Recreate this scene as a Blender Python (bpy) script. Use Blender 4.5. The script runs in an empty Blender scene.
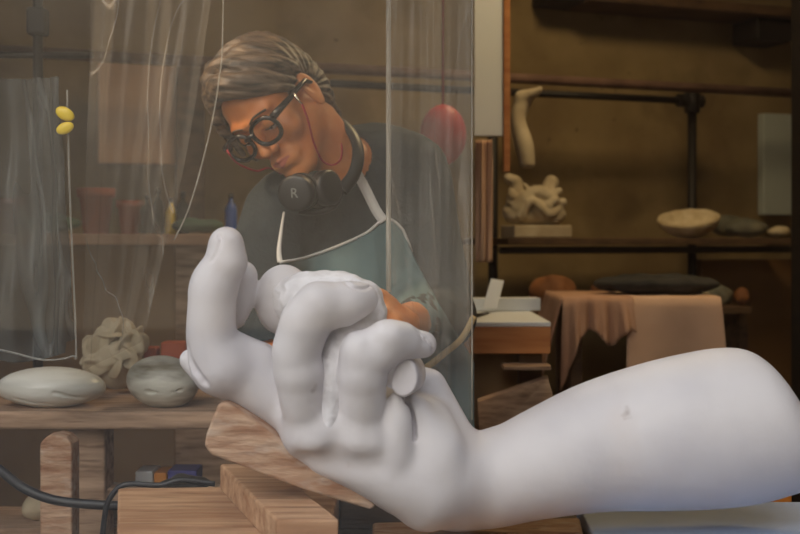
import bpy, bmesh, math, random
import numpy as np
from mathutils import Vector, Matrix
random.seed(4)
C = bpy.context.scene.collection
F = 1100.0; CZ = 1.35; HY = 240.0
def P(px, py, D): return np.array([(px-400)/F*D, D, CZ-(py-HY)/F*D])
PI = math.pi
def lin(r, g, b):
    f = lambda c: (c/255/12.92) if c/255 <= .04045 else ((c/255+.055)/1.055)**2.4
    return (f(r), f(g), f(b), 1)

# ------------------------------------------------------------ materials
def newmat(name):
    m = bpy.data.materials.new(name); m.use_nodes = True
    nt = m.node_tree; b = nt.nodes['Principled BSDF']; return m, nt, b
def mat(name, col, rough=.7, col2=None, scale=8, stretch=(1,1,1), bump=0, bscale=None, metal=0, detail=5, sss=0, contrast=(.35,.65), spec=.5):
    m, nt, b = newmat(name); N = nt.nodes; L = nt.links
    b.inputs['Base Color'].default_value = col; b.inputs['Roughness'].default_value = rough
    b.inputs['Metallic'].default_value = metal
    b.inputs['Specular IOR Level'].default_value = spec
    if sss:
        b.inputs['Subsurface Weight'].default_value = sss
        b.inputs['Subsurface Radius'].default_value = (.01, .005, .003)
    tc = N.new('ShaderNodeTexCoord'); mp = N.new('ShaderNodeMapping'); mp.inputs['Scale'].default_value = stretch
    L.new(tc.outputs['Object'], mp.inputs['Vector'])
    if col2 is not None:
        n = N.new('ShaderNodeTexNoise'); n.inputs['Scale'].default_value = scale; n.inputs['Detail'].default_value = detail
        r = N.new('ShaderNodeValToRGB'); r.color_ramp.elements[0].position = contrast[0]; r.color_ramp.elements[1].position = contrast[1]
        r.color_ramp.elements[0].color = col; r.color_ramp.elements[1].color = col2
        L.new(mp.outputs[0], n.inputs['Vector']); L.new(n.outputs['Fac'], r.inputs[0]); L.new(r.outputs[0], b.inputs['Base Color'])
    if bump:
        n2 = N.new('ShaderNodeTexNoise'); n2.inputs['Scale'].default_value = bscale or scale*3; n2.inputs['Detail'].default_value = 6
        bp = N.new('ShaderNodeBump'); bp.inputs['Strength'].default_value = bump; bp.inputs['Distance'].default_value = .004
        L.new(mp.outputs[0], n2.inputs['Vector']); L.new(n2.outputs['Fac'], bp.inputs['Height']); L.new(bp.outputs[0], b.inputs['Normal'])
    return m
M = {}
M['marble'] = mat('white_stone', lin(217,213,217), .55, lin(201,197,202), 9, bump=.22, bscale=45, spec=.3)
M['stone_rough'] = mat('rough_stone', lin(232,230,236), .7, lin(206,204,210), 40, bump=.8, bscale=90)
M['wood'] = mat('pale_wood', lin(158,116,84), .7, lin(196,158,124), 7, (1,9,9), .35, 12)
M['wood_worn'] = mat('worn_wood', lin(146,104,76), .75, lin(184,152,126), 22, (1.0,4,4), .8, 40)
M['wood_y'] = mat('wood_grain_across', lin(158,116,84), .7, lin(192,152,116), 9, (9,1,9), .35, 14)
M['wood_red'] = mat('warm_wood', lin(168,104,56), .5, lin(196,134,80), 6, (1,8,8), .2, 12)
M['wood_grey'] = mat('weathered_wood', lin(140,112,90), .8, lin(192,160,134), 9, (1,8,8), .5, 12)
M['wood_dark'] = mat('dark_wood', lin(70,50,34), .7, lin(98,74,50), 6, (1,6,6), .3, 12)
M['orange_wood'] = mat('orange_wood', lin(214,130,50), .4)
M['blue'] = mat('blue_foam_board', lin(164,180,210), .75, lin(186,198,220), 10, bump=.15, bscale=40)
M['black'] = mat('black_plastic', lin(26,26,28), .42, bump=.05, bscale=80)
M['black_cable'] = mat('black_rubber', lin(30,32,38), .45)
M['iron'] = mat('black_iron', lin(12,10,9), .6, lin(22,16,13), 20)
M['rail'] = mat('rusty_rail', lin(96,72,62), .75, lin(120,92,80), 14)
M['wall'] = mat('stained_concrete', lin(124,104,72), .9, lin(154,134,96), 2.6, bump=.5, bscale=18, detail=9)
M['wall_side'] = mat('side_plaster', lin(120,106,88), .9, lin(142,126,104), 2.5, bump=.3, bscale=12)
M['floor'] = mat('dusty_floor', lin(96,84,72), .85, lin(128,114,98), 3, bump=.2)
M['ceil'] = mat('ceiling_plaster', lin(150,140,126), .9, lin(130,120,106), 2)
M['skin'] = mat('skin', lin(228,148,88), .5, lin(212,124,66), 24, bump=.12, bscale=120, sss=.1)
M['lips'] = mat('lips', lin(196,104,84), .45)
M['white'] = mat('eye_white', lin(220,212,205), .3)
M['iris'] = mat('brown_iris', lin(60,38,24), .2)
M['sweater'] = mat('dark_knit', lin(38,46,50), .9, lin(46,54,58), 60, bump=.4, bscale=160)
M['apron'] = mat('grey_teal_cotton', lin(84,110,114), .85, lin(104,128,130), 9, bump=.3, bscale=40)
M['trouser'] = mat('dark_trouser', lin(40,44,52), .9)
M['webbing'] = mat('white_webbing', lin(214,212,208), .8, bump=.2, bscale=200)
M['string'] = mat('tan_cord', lin(206,178,130), .8)
M['red_cord'] = mat('red_cord', lin(176,34,48), .45)
M['frame'] = mat('glasses_acetate', lin(24,20,22), .2)
M['silver'] = mat('silver_wire', lin(210,208,200), .25, metal=.9)
M['red'] = mat('red_enamel', lin(190,30,16), .45, lin(160,20,12), 10)
M['cloth_pink'] = mat('dusty_pink_cloth', lin(190,150,124), .9, lin(172,132,108), 10, bump=.4, bscale=40)
M['cloth_cream'] = mat('cream_cloth', lin(206,170,144), .9, lin(190,154,128), 6, bump=.3, bscale=40)
M['plaster'] = mat('cast_plaster', lin(200,186,160), .8, lin(172,156,130), 14, bump=.3)
M['shell'] = mat('shell_surface', lin(224,208,176), .6, lin(190,168,130), 20, bump=.4)
M['grey_stone'] = mat('grey_stone', lin(92,94,84), .7, lin(130,124,104), 12, bump=.5)
M['card'] = mat('brown_cardboard', lin(150,120,86), .85, lin(136,106,74), 4)
M['paper'] = mat('white_paper', lin(222,226,232), .8)
M['bagdark'] = mat('dark_fabric', lin(26,26,24), .85, lin(44,42,38), 12, bump=.6)
M['wicker'] = mat('brown_bark', lin(110,68,36), .8, lin(150,96,54), 16, bump=.8)
M['panel_and_reflection_white'] = mat('white_board_and_reflection', lin(240,243,246), .7, lin(226,232,238), 3)
M['grey_door'] = mat('pale_grey_paint', lin(176,186,184), .7)
M['terracotta'] = mat('terracotta', lin(170,84,54), .8)
M['green'] = mat('green_cloth', lin(84,110,92), .85)
M['blueplastic'] = mat('blue_plastic', lin(40,90,190), .35)
M['yellow'] = mat('yellow_plastic', lin(236,204,40), .4)
M['orange'] = mat('orange_box', lin(226,146,50), .6)
M['purple'] = mat('violet_box', lin(70,70,150), .6)
M['asphalt'] = mat('dark_asphalt', lin(60,60,62), .9)
M['paving'] = mat('pale_paving', lin(120,116,110), .85, lin(104,100,96), 2)
M['facade'] = mat('pale_facade', lin(190,178,160), .9, lin(160,148,132), .6)
def hair_mat():
    m, nt, b = newmat('grey_brown_hair'); N = nt.nodes; L = nt.links
    tc = N.new('ShaderNodeTexCoord'); mp = N.new('ShaderNodeMapping'); mp.inputs['Scale'].default_value = (3, 16, 26)
    n = N.new('ShaderNodeTexNoise'); n.inputs['Scale'].default_value = 4; n.inputs['Detail'].default_value = 6
    mp.inputs['Rotation'].default_value = (0, .5, 0)
    r = N.new('ShaderNodeValToRGB'); e = r.color_ramp.elements
    e[0].position = .36; e[0].color = lin(40,32,27); e[1].position = .70; e[1].color = lin(130,108,86)
    L.new(tc.outputs['Object'], mp.inputs[0]); L.new(mp.outputs[0], n.inputs['Vector']); L.new(n.outputs['Fac'], r.inputs[0]); L.new(r.outputs[0], b.inputs['Base Color'])
    bp = N.new('ShaderNodeBump'); bp.inputs['Strength'].default_value = .8; bp.inputs['Distance'].default_value = .003
    L.new(n.outputs['Fac'], bp.inputs['Height']); L.new(bp.outputs[0], b.inputs['Normal'])
    b.inputs['Roughness'].default_value = .5
    return m
M['hair'] = hair_mat()
def stain(m, col, scale, lo, hi, amount, stretch=(1,1,1)):
    """mix patches of dirt with their own shape over a material's colour"""
    nt = m.node_tree; N = nt.nodes; L = nt.links; b = N['Principled BSDF']; src = b.inputs['Base Color'].links[0].from_socket
    tc = N.new('ShaderNodeTexCoord'); mp = N.new('ShaderNodeMapping'); mp.inputs['Scale'].default_value = stretch; n = N.new('ShaderNodeTexNoise'); n.inputs['Scale'].default_value = scale; n.inputs['Detail'].default_value = 4
    L.new(tc.outputs['Object'], mp.inputs[0]); L.new(mp.outputs[0], n.inputs['Vector'])
    r = N.new('ShaderNodeMapRange'); r.inputs[1].default_value = lo; r.inputs[2].default_value = hi; r.inputs[3].default_value = 0; r.inputs[4].default_value = amount; L.new(n.outputs['Fac'], r.inputs[0])
    mx = N.new('ShaderNodeMix'); mx.data_type = 'RGBA'; mx.inputs[7].default_value = col; L.new(r.outputs[0], mx.inputs[0]); L.new(src, mx.inputs[6]); L.new(mx.outputs[2], b.inputs['Base Color'])
stain(M['marble'], lin(120,92,80), 26, .70, .78, .55); stain(M['marble'], lin(196,176,166), 7, .56, .74, .35); stain(M['marble'], lin(176,174,190), 5, .5, .75, .4)
stain(M['wall'], lin(60,46,28), 3.5, .52, .75, .6); stain(M['wall'], lin(40,30,20), 38, .70, .76, .8); stain(M['wall'], lin(176,150,104), 1.6, .55, .8, .4)
stain(M['wood_worn'], lin(190,176,164), 30, .52, .7, .5, (1,2,2)); stain(M['wood_worn'], lin(84,56,38), 30, .62, .72, .6, (.6,4,4))
stain(M['wood'], lin(92,62,40), 10, .60, .70, .5, (1,14,14)); stain(M['wood_grey'], lin(92,66,50), 10, .58, .70, .6, (1,8,8))
def facing(nt, f0, f1):
    N = nt.nodes; L = nt.links; lw = N.new('ShaderNodeLayerWeight'); lw.inputs[0].default_value = .5
    p = N.new('ShaderNodeMath'); p.operation = 'POWER'; p.inputs[1].default_value = 4; L.new(lw.outputs['Facing'], p.inputs[0])
    a = N.new('ShaderNodeMath'); a.operation = 'MULTIPLY_ADD'; a.inputs[1].default_value = f1-f0; a.inputs[2].default_value = f0; L.new(p.outputs[0], a.inputs[0]); return a.outputs[0]
def film_mat(name, tint, base, crease, coat, stretch=(14,1,3), rough=.3):
    """thin polythene: mostly see-through, a little milky, milkier along its creases"""
    m = bpy.data.materials.new(name); m.use_nodes = True; nt = m.node_tree; N = nt.nodes; L = nt.links; N.clear()
    out = N.new('ShaderNodeOutputMaterial'); tr = N.new('ShaderNodeBsdfTransparent'); tr.inputs[0].default_value = tint
    df = N.new('ShaderNodeBsdfDiffuse'); df.inputs[0].default_value = coat
    tl = N.new('ShaderNodeBsdfTranslucent'); tl.inputs[0].default_value = coat
    mm = N.new('ShaderNodeMixShader'); mm.inputs[0].default_value = .3; L.new(df.outputs[0], mm.inputs[1]); L.new(tl.outputs[0], mm.inputs[2])
    tc = N.new('ShaderNodeTexCoord'); mp = N.new('ShaderNodeMapping'); mp.inputs['Scale'].default_value = stretch
    n = N.new('ShaderNodeTexNoise'); n.inputs['Scale'].default_value = 1.0; n.inputs['Detail'].default_value = 1.5; n.inputs['Distortion'].default_value = 1.1
    L.new(tc.outputs['Object'], mp.inputs[0]); L.new(mp.outputs[0], n.inputs['Vector'])
    # narrow ridge where the noise passes its middle = a crease line
    s = N.new('ShaderNodeMath'); s.operation = 'SUBTRACT'; s.inputs[1].default_value = .5; L.new(n.outputs['Fac'], s.inputs[0])
    a = N.new('ShaderNodeMath'); a.operation = 'ABSOLUTE'; L.new(s.outputs[0], a.inputs[0])
    r = N.new('ShaderNodeMapRange'); r.inputs[1].default_value = 0; r.inputs[2].default_value = .016; r.inputs[3].default_value = base+crease; r.inputs[4].default_value = base
    L.new(a.outputs[0], r.inputs[0])
    mx = N.new('ShaderNodeMixShader'); L.new(r.outputs[0], mx.inputs[0]); L.new(tr.outputs[0], mx.inputs[1]); L.new(mm.outputs[0], mx.inputs[2])
    gl = N.new('ShaderNodeBsdfGlossy'); gl.inputs['Roughness'].default_value = rough
    m2 = N.new('ShaderNodeMixShader'); L.new(facing(nt, .02, .22), m2.inputs[0]); L.new(mx.outputs[0], m2.inputs[1]); L.new(gl.outputs[0], m2.inputs[2])
    L.new(m2.outputs[0], out.inputs[0]); return m
def glass_mat(name, ior=1.5, dust=.0):
    m = bpy.data.materials.new(name); m.use_nodes = True; nt = m.node_tree; N = nt.nodes; L = nt.links; N.clear()
    out = N.new('ShaderNodeOutputMaterial'); tr = N.new('ShaderNodeBsdfTransparent'); tr.inputs[0].default_value = (.96,.97,.96,1)
    gl = N.new('ShaderNodeBsdfGlossy'); gl.inputs['Roughness'].default_value = .03
    mx = N.new('ShaderNodeMixShader'); L.new(facing(nt, .042, .9), mx.inputs[0])
    if dust:
        df = N.new('ShaderNodeBsdfDiffuse'); df.inputs[0].default_value = (.7,.66,.6,1); m3 = N.new('ShaderNodeMixShader'); m3.inputs[0].default_value = dust
        L.new(tr.outputs[0], m3.inputs[1]); L.new(df.outputs[0], m3.inputs[2]); L.new(m3.outputs[0], mx.inputs[1])
    else: L.new(tr.outputs[0], mx.inputs[1])
    L.new(gl.outputs[0], mx.inputs[2]); L.new(mx.outputs[0], out.inputs[0]); return m
M['film'] = film_mat('clear_polythene', (.95,.94,.92,1), .09, .26, (.80,.74,.66,1), (9,1,2.4))
M['film2'] = film_mat('clear_polythene_strip', (.86,.86,.84,1), .09, .16, (.7,.68,.64,1), (22,1,1.6))
M['film_reflection'] = film_mat('dark_reflection_film', (.36,.40,.41,1), .20, .20, (.34,.37,.38,1), (8,1,1.6))
M['glass'] = glass_mat('window_glass', 1.5, 0)
M['lens'] = glass_mat('lens_glass', 1.45)

# ------------------------------------------------------------ object helpers
def tag(o, label=None, cat=None, group=None, kind=None):
    if label: o['label'] = label
    if cat: o['category'] = cat
    if group: o['group'] = group
    if kind: o['kind'] = kind
    return o
def empty(name, loc, label, cat, group=None):
    o = bpy.data.objects.new(name, None); C.objects.link(o); o.location = tuple(loc); o.empty_display_size = .05
    return tag(o, label, cat, group)
def link(name, me, m, parent=None, smooth=False, origin=None):
    """me is in world coordinates"""
    o = bpy.data.objects.new(name, me); C.objects.link(o)
    for mm in (m if isinstance(m, (list, tuple)) else [m]): me.materials.append(mm)
    if smooth: me.polygons.foreach_set('use_smooth', [True]*len(me.polygons))
    if origin is None:
        n = len(me.vertices); co = np.empty(n*3, 'f'); me.vertices.foreach_get('co', co); co = co.reshape(-1,3)
        mn, mx = co.min(0), co.max(0); origin = np.array([(mn[0]+mx[0])/2, (mn[1]+mx[1])/2, mn[2]])
    org = Vector([float(v) for v in origin])
    me.transform(Matrix.Translation(-org))
    o.location = org
    if parent is not None:
        o.parent = parent; o.location = org - Vector(parent_world(parent))
    return o
def parent_world(o):
    v = Vector(o.location)
    while o.parent is not None:
        o = o.parent; v = v + Vector(o.location)
    return v
def bm_obj(name, bm, m, parent=None, smooth=False, bevel=0, seg=2, solid=0, sub=0, angle=40):
    me = bpy.data.meshes.new(name); bmesh.ops.recalc_face_normals(bm, faces=bm.faces[:]); bm.to_mesh(me); bm.free()
    o = link(name, me, m, parent, smooth)
    if solid: s = o.modifiers.new('Solidify', 'SOLIDIFY'); s.thickness = solid; s.offset = 0
    if bevel: b = o.modifiers.new('Bevel', 'BEVEL'); b.width = bevel; b.segments = seg; b.limit_method = 'ANGLE'; b.angle_limit = math.radians(angle)
    if sub: s = o.modifiers.new('Subsurf', 'SUBSURF'); s.levels = sub; s.render_levels = sub
    return o
def add_hexa(bm, bot, top):
    vs = [bm.verts.new([float(c) for c in v]) for v in list(bot)+list(top)]
    n = len(bot)
    bm.faces.new(vs[:n][::-1]); bm.faces.new(vs[n:])
    for i in range(n): bm.faces.new((vs[i], vs[(i+1)%n], vs[n+(i+1)%n], vs[n+i]))
def add_box(bm, x0, x1, y0, y1, z0, z1):
    add_hexa(bm, [(x0,y0,z0),(x1,y0,z0),(x1,y1,z0),(x0,y1,z0)], [(x0,y0,z1),(x1,y0,z1),(x1,y1,z1),(x0,y1,z1)])
def obox(bm, c, sx, sy, sz, rz=0, rx=0, ry=0):
    R = Matrix.Rotation(rz,3,'Z') @ Matrix.Rotation(ry,3,'Y') @ Matrix.Rotation(rx,3,'X')
    f = lambda x,y,z: Vector(c) + R @ Vector((x*sx/2, y*sy/2, z*sz/2))
    add_hexa(bm, [f(-1,-1,-1),f(1,-1,-1),f(1,1,-1),f(-1,1,-1)], [f(-1,-1,1),f(1,-1,1),f(1,1,1),f(-1,1,1)])
def add_tube(bm, pts, r, n=12, closed=False, flat=1.0):
    pts = [Vector([float(c) for c in p]) for p in pts]; rings = []
    k = len(pts); up = None
    for i, p in enumerate(pts):
        a = pts[(i-1) % k] if (closed or i > 0) else p; b = pts[(i+1) % k] if (closed or i < k-1) else p
        t = (b-a).normalized()
        if up is None: up = Vector((0,0,1)) if abs(t.z) < .9 else Vector((0,1,0))
        s = t.cross(up).normalized(); up = s.cross(t).normalized()
        rr = r[i] if isinstance(r, (list, tuple)) else r
        rings.append([bm.verts.new(p + s*math.cos(2*PI*j/n)*rr + up*math.sin(2*PI*j/n)*rr*flat) for j in range(n)])
    m = k if closed else k-1
    for i in range(m):
        A, B = rings[i], rings[(i+1) % k]
        for j in range(n): bm.faces.new((A[j], A[(j+1)%n], B[(j+1)%n], B[j]))
    if not closed: bm.faces.new(rings[0][::-1]); bm.faces.new(rings[-1])
def spline(pts, n=8):
    pts = [np.array(p, float) for p in pts]; out = []
    for i in range(len(pts)-1):
        p0 = pts[max(i-1,0)]; p1 = pts[i]; p2 = pts[i+1]; p3 = pts[min(i+2, len(pts)-1)]
        for t in np.linspace(0,1,n,endpoint=False):
            out.append(.5*((2*p1)+(-p0+p2)*t+(2*p0-5*p1+4*p2-p3)*t*t+(-p0+3*p1-3*p2+p3)*t**3))
    out.append(pts[-1]); return out
def add_lathe(bm, c, prof, n=28, sx=1, sy=1):
    rings = []
    for r, z in prof:
        rings.append([bm.verts.new((c[0]+r*sx*math.cos(2*PI*j/n), c[1]+r*sy*math.sin(2*PI*j/n), c[2]+z)) for j in range(n)])
    for A, B in zip(rings, rings[1:]):
        for j in range(n): bm.faces.new((A[j], A[(j+1)%n], B[(j+1)%n], B[j]))
    bm.faces.new(rings[0][::-1]); bm.faces.new(rings[-1])
def prism(bm, poly, d):
    """poly: list of 3D points (closed outline), pushed along vector d"""
    d = np.array(d); add_hexa(bm, [np.array(p) for p in poly], [np.array(p)+d for p in poly])

# ------------------------------------------------------------ signed-distance modelling
class Field:
    def __init__(s, xs, ys, zs):
        s.x = np.asarray(xs,'f'); s.y = np.asarray(ys,'f'); s.z = np.asarray(zs,'f')
        s.F = np.full((len(s.x), len(s.y), len(s.z)), 1.0, 'f')
    def sl(s, lo, hi):
        a = [];
        for ax, l, h in ((s.x,lo[0],hi[0]),(s.y,lo[1],hi[1]),(s.z,lo[2],hi[2])):
            i = max(int(np.searchsorted(ax, l))-1, 0); j = min(int(np.searchsorted(ax, h))+1, len(ax)); a.append(slice(i, max(j, i)))
        return tuple(a)
    def grid(s, S): return s.x[S[0]][:,None,None], s.y[S[1]][None,:,None], s.z[S[2]][None,None,:]
    def comb(s, S, d, k, op):
        A = s.F[S]
        if A.size == 0: return
        if op == 'add':
            if k <= 0: s.F[S] = np.minimum(A, d); return
            h = np.clip(.5+.5*(A-d)/k, 0, 1); s.F[S] = A*(1-h)+d*h-k*h*(1-h)
        elif op == 'sub':
            d = -d
            if k <= 0: s.F[S] = np.maximum(A, d); return
            h = np.clip(.5-.5*(A-d)/k, 0, 1); s.F[S] = A*(1-h)+d*h+k*h*(1-h)
    def cone(s, a, b, ra, rb, k=.01, op='add', sq=None):
        a = np.array(a,'f'); b = np.array(b,'f'); m = max(ra,rb)+k*1.5+.015
        S = s.sl(np.minimum(a,b)-m, np.maximum(a,b)+m); X,Y,Z = s.grid(S)
        ba = b-a; l2 = float(ba@ba)+1e-12; px,py,pz = X-a[0], Y-a[1], Z-a[2]
        t = np.clip((px*ba[0]+py*ba[1]+pz*ba[2])/l2, 0, 1)
        # exact-ish: shift parameter for the taper
        L = math.sqrt(l2); sn = (ra-rb)/L if L > 1e-6 else 0; sn = max(-.95, min(.95, sn))
        d0 = np.sqrt((px-t*ba[0])**2+(py-t*ba[1])**2+(pz-t*ba[2])**2)
        t2 = np.clip((px*ba[0]+py*ba[1]+pz*ba[2])/l2 - d0*sn/math.sqrt(1-sn*sn)/L, 0, 1)
        d = np.sqrt((px-t2*ba[0])**2+(py-t2*ba[1])**2+(pz-t2*ba[2])**2) - (ra+(rb-ra)*t2)
        s.comb(S, d.astype('f'), k, op)
    def ell(s, c, r, R=None, k=.01, op='add'):
        c = np.array(c,'f'); m = max(r)+k*1.5+.02; S = s.sl(c-m, c+m); X,Y,Z = s.grid(S)
        px,py,pz = X-c[0], Y-c[1], Z-c[2]
        if R is None: R = np.eye(3)
        q = [(px*R[0][i]+py*R[1][i]+pz*R[2][i]) for i in range(3)]
        k0 = np.sqrt(sum((q[i]/r[i])**2 for i in range(3))); k1 = np.sqrt(sum((q[i]/r[i]**2)**2 for i in range(3)))+1e-9
        s.comb(S, (k0*(k0-1)/k1).astype('f'), k, op)
    def chain(s, pts, k=.01, op='add'):
        # one smooth tapering limb through the points, then a single blend into the field
        v = spline([list(p)+[r] for p, r in pts], 5); P_ = np.array([q[:3] for q in v]); R_ = np.array([max(q[3],.001) for q in v])
        m = R_.max()+k*1.5+.02; S = s.sl(P_.min(0)-m, P_.max(0)+m); t = Field(s.x[S[0]], s.y[S[1]], s.z[S[2]])
        for i in range(len(v)-1): t.cone(P_[i], P_[i+1], float(R_[i]), float(R_[i+1]), 0)
        s.comb(S, t.F, k, op)
    def plane(s, p, n, k=.005):
        """cut away the side the normal points to"""
        n = np.array(n,float); n /= np.linalg.norm(n)
        d = ((s.x[:,None,None]-p[0])*n[0]+(s.y[None,:,None]-p[1])*n[1]+(s.z[None,None,:]-p[2])*n[2]).astype('f')
        h = np.clip(.5-.5*(s.F-d)/k, 0, 1); s.F = s.F*(1-h)+d*h+k*h*(1-h)
    def mesh(s, name):
        Fd = s.F; Sg = Fd < 0
        nx, ny, nz = Fd.shape
        cnt = np.zeros((nx-1,ny-1,nz-1), 'i1')
        for i in (0,1):
            for j in (0,1):
                for k in (0,1): cnt += Sg[i:nx-1+i, j:ny-1+j, k:nz-1+k]
        act = (cnt > 0) & (cnt < 8); idx = np.argwhere(act)
        ids = np.full(cnt.shape, -1, 'i4'); ids[act] = np.arange(len(idx))
        I,J,K = idx.T; acc = np.zeros((len(idx),3)); num = np.zeros(len(idx))
        ax = (s.x.astype(float), s.y.astype(float), s.z.astype(float))
        for d in range(3):
            o1, o2 = [e for e in range(3) if e != d]
            for u in (0,1):
                for v in (0,1):
                    q = [I.copy(),J.copy(),K.copy()]; q[o1] += u; q[o2] += v
                    w = [a.copy() for a in q]; w[d] += 1
                    f0 = Fd[q[0],q[1],q[2]]; f1 = Fd[w[0],w[1],w[2]]; c = (f0 < 0) != (f1 < 0)
                    t = np.where(c, f0/np.where(c, f0-f1, 1), 0)
                    for e in range(3):
                        pos = ax[e][q[e]] if e != d else ax[e][q[e]]+(ax[e][w[e]]-ax[e][q[e]])*t
                        acc[:,e] += np.where(c, pos, 0)
                    num += c
        V = acc/num[:,None]
        quads = []
        for d in range(3):
            o1, o2 = (d+1)%3, (d+2)%3
            A = [slice(None)]*3; B = [slice(None)]*3; A[d] = slice(0,-1); B[d] = slice(1,None)
            ch = Sg[tuple(A)] != Sg[tuple(B)]
            e = np.argwhere(ch)
            ok = (e[:,o1] > 0) & (e[:,o2] > 0) & (e[:,o1] < Fd.shape[o1]-1) & (e[:,o2] < Fd.shape[o2]-1); e = e[ok]
            if not len(e): continue
            def cid(a, b):
                q = e.copy(); q[:,o1] -= a; q[:,o2] -= b; return ids[q[:,0],q[:,1],q[:,2]]
            Q = np.stack([cid(1,1), cid(0,1), cid(0,0), cid(1,0)], 1)
            ins = Sg[e[:,0],e[:,1],e[:,2]]; Q[~ins] = Q[~ins][:, ::-1]
            quads.append(Q)
        Q = np.concatenate(quads)
        me = bpy.data.meshes.new(name)
        me.vertices.add(len(V)); me.vertices.foreach_set('co', V.astype('f').ravel())
        me.loops.add(Q.size); me.loops.foreach_set('vertex_index', Q.astype('i4').ravel())
        me.polygons.add(len(Q)); me.polygons.foreach_set('loop_start', np.arange(len(Q), dtype='i4')*4)
        me.polygons.foreach_set('loop_total', np.full(len(Q), 4, 'i4'))
        me.update(calc_edges=True); me.validate()
        return me
def axis(*segs):
    """segs: (start, end, step), ... contiguous"""
    out = []
    for a, b, st in segs: out.append(np.arange(a, b, st))
    out.append([segs[-1][1]]); return np.concatenate(out)

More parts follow.
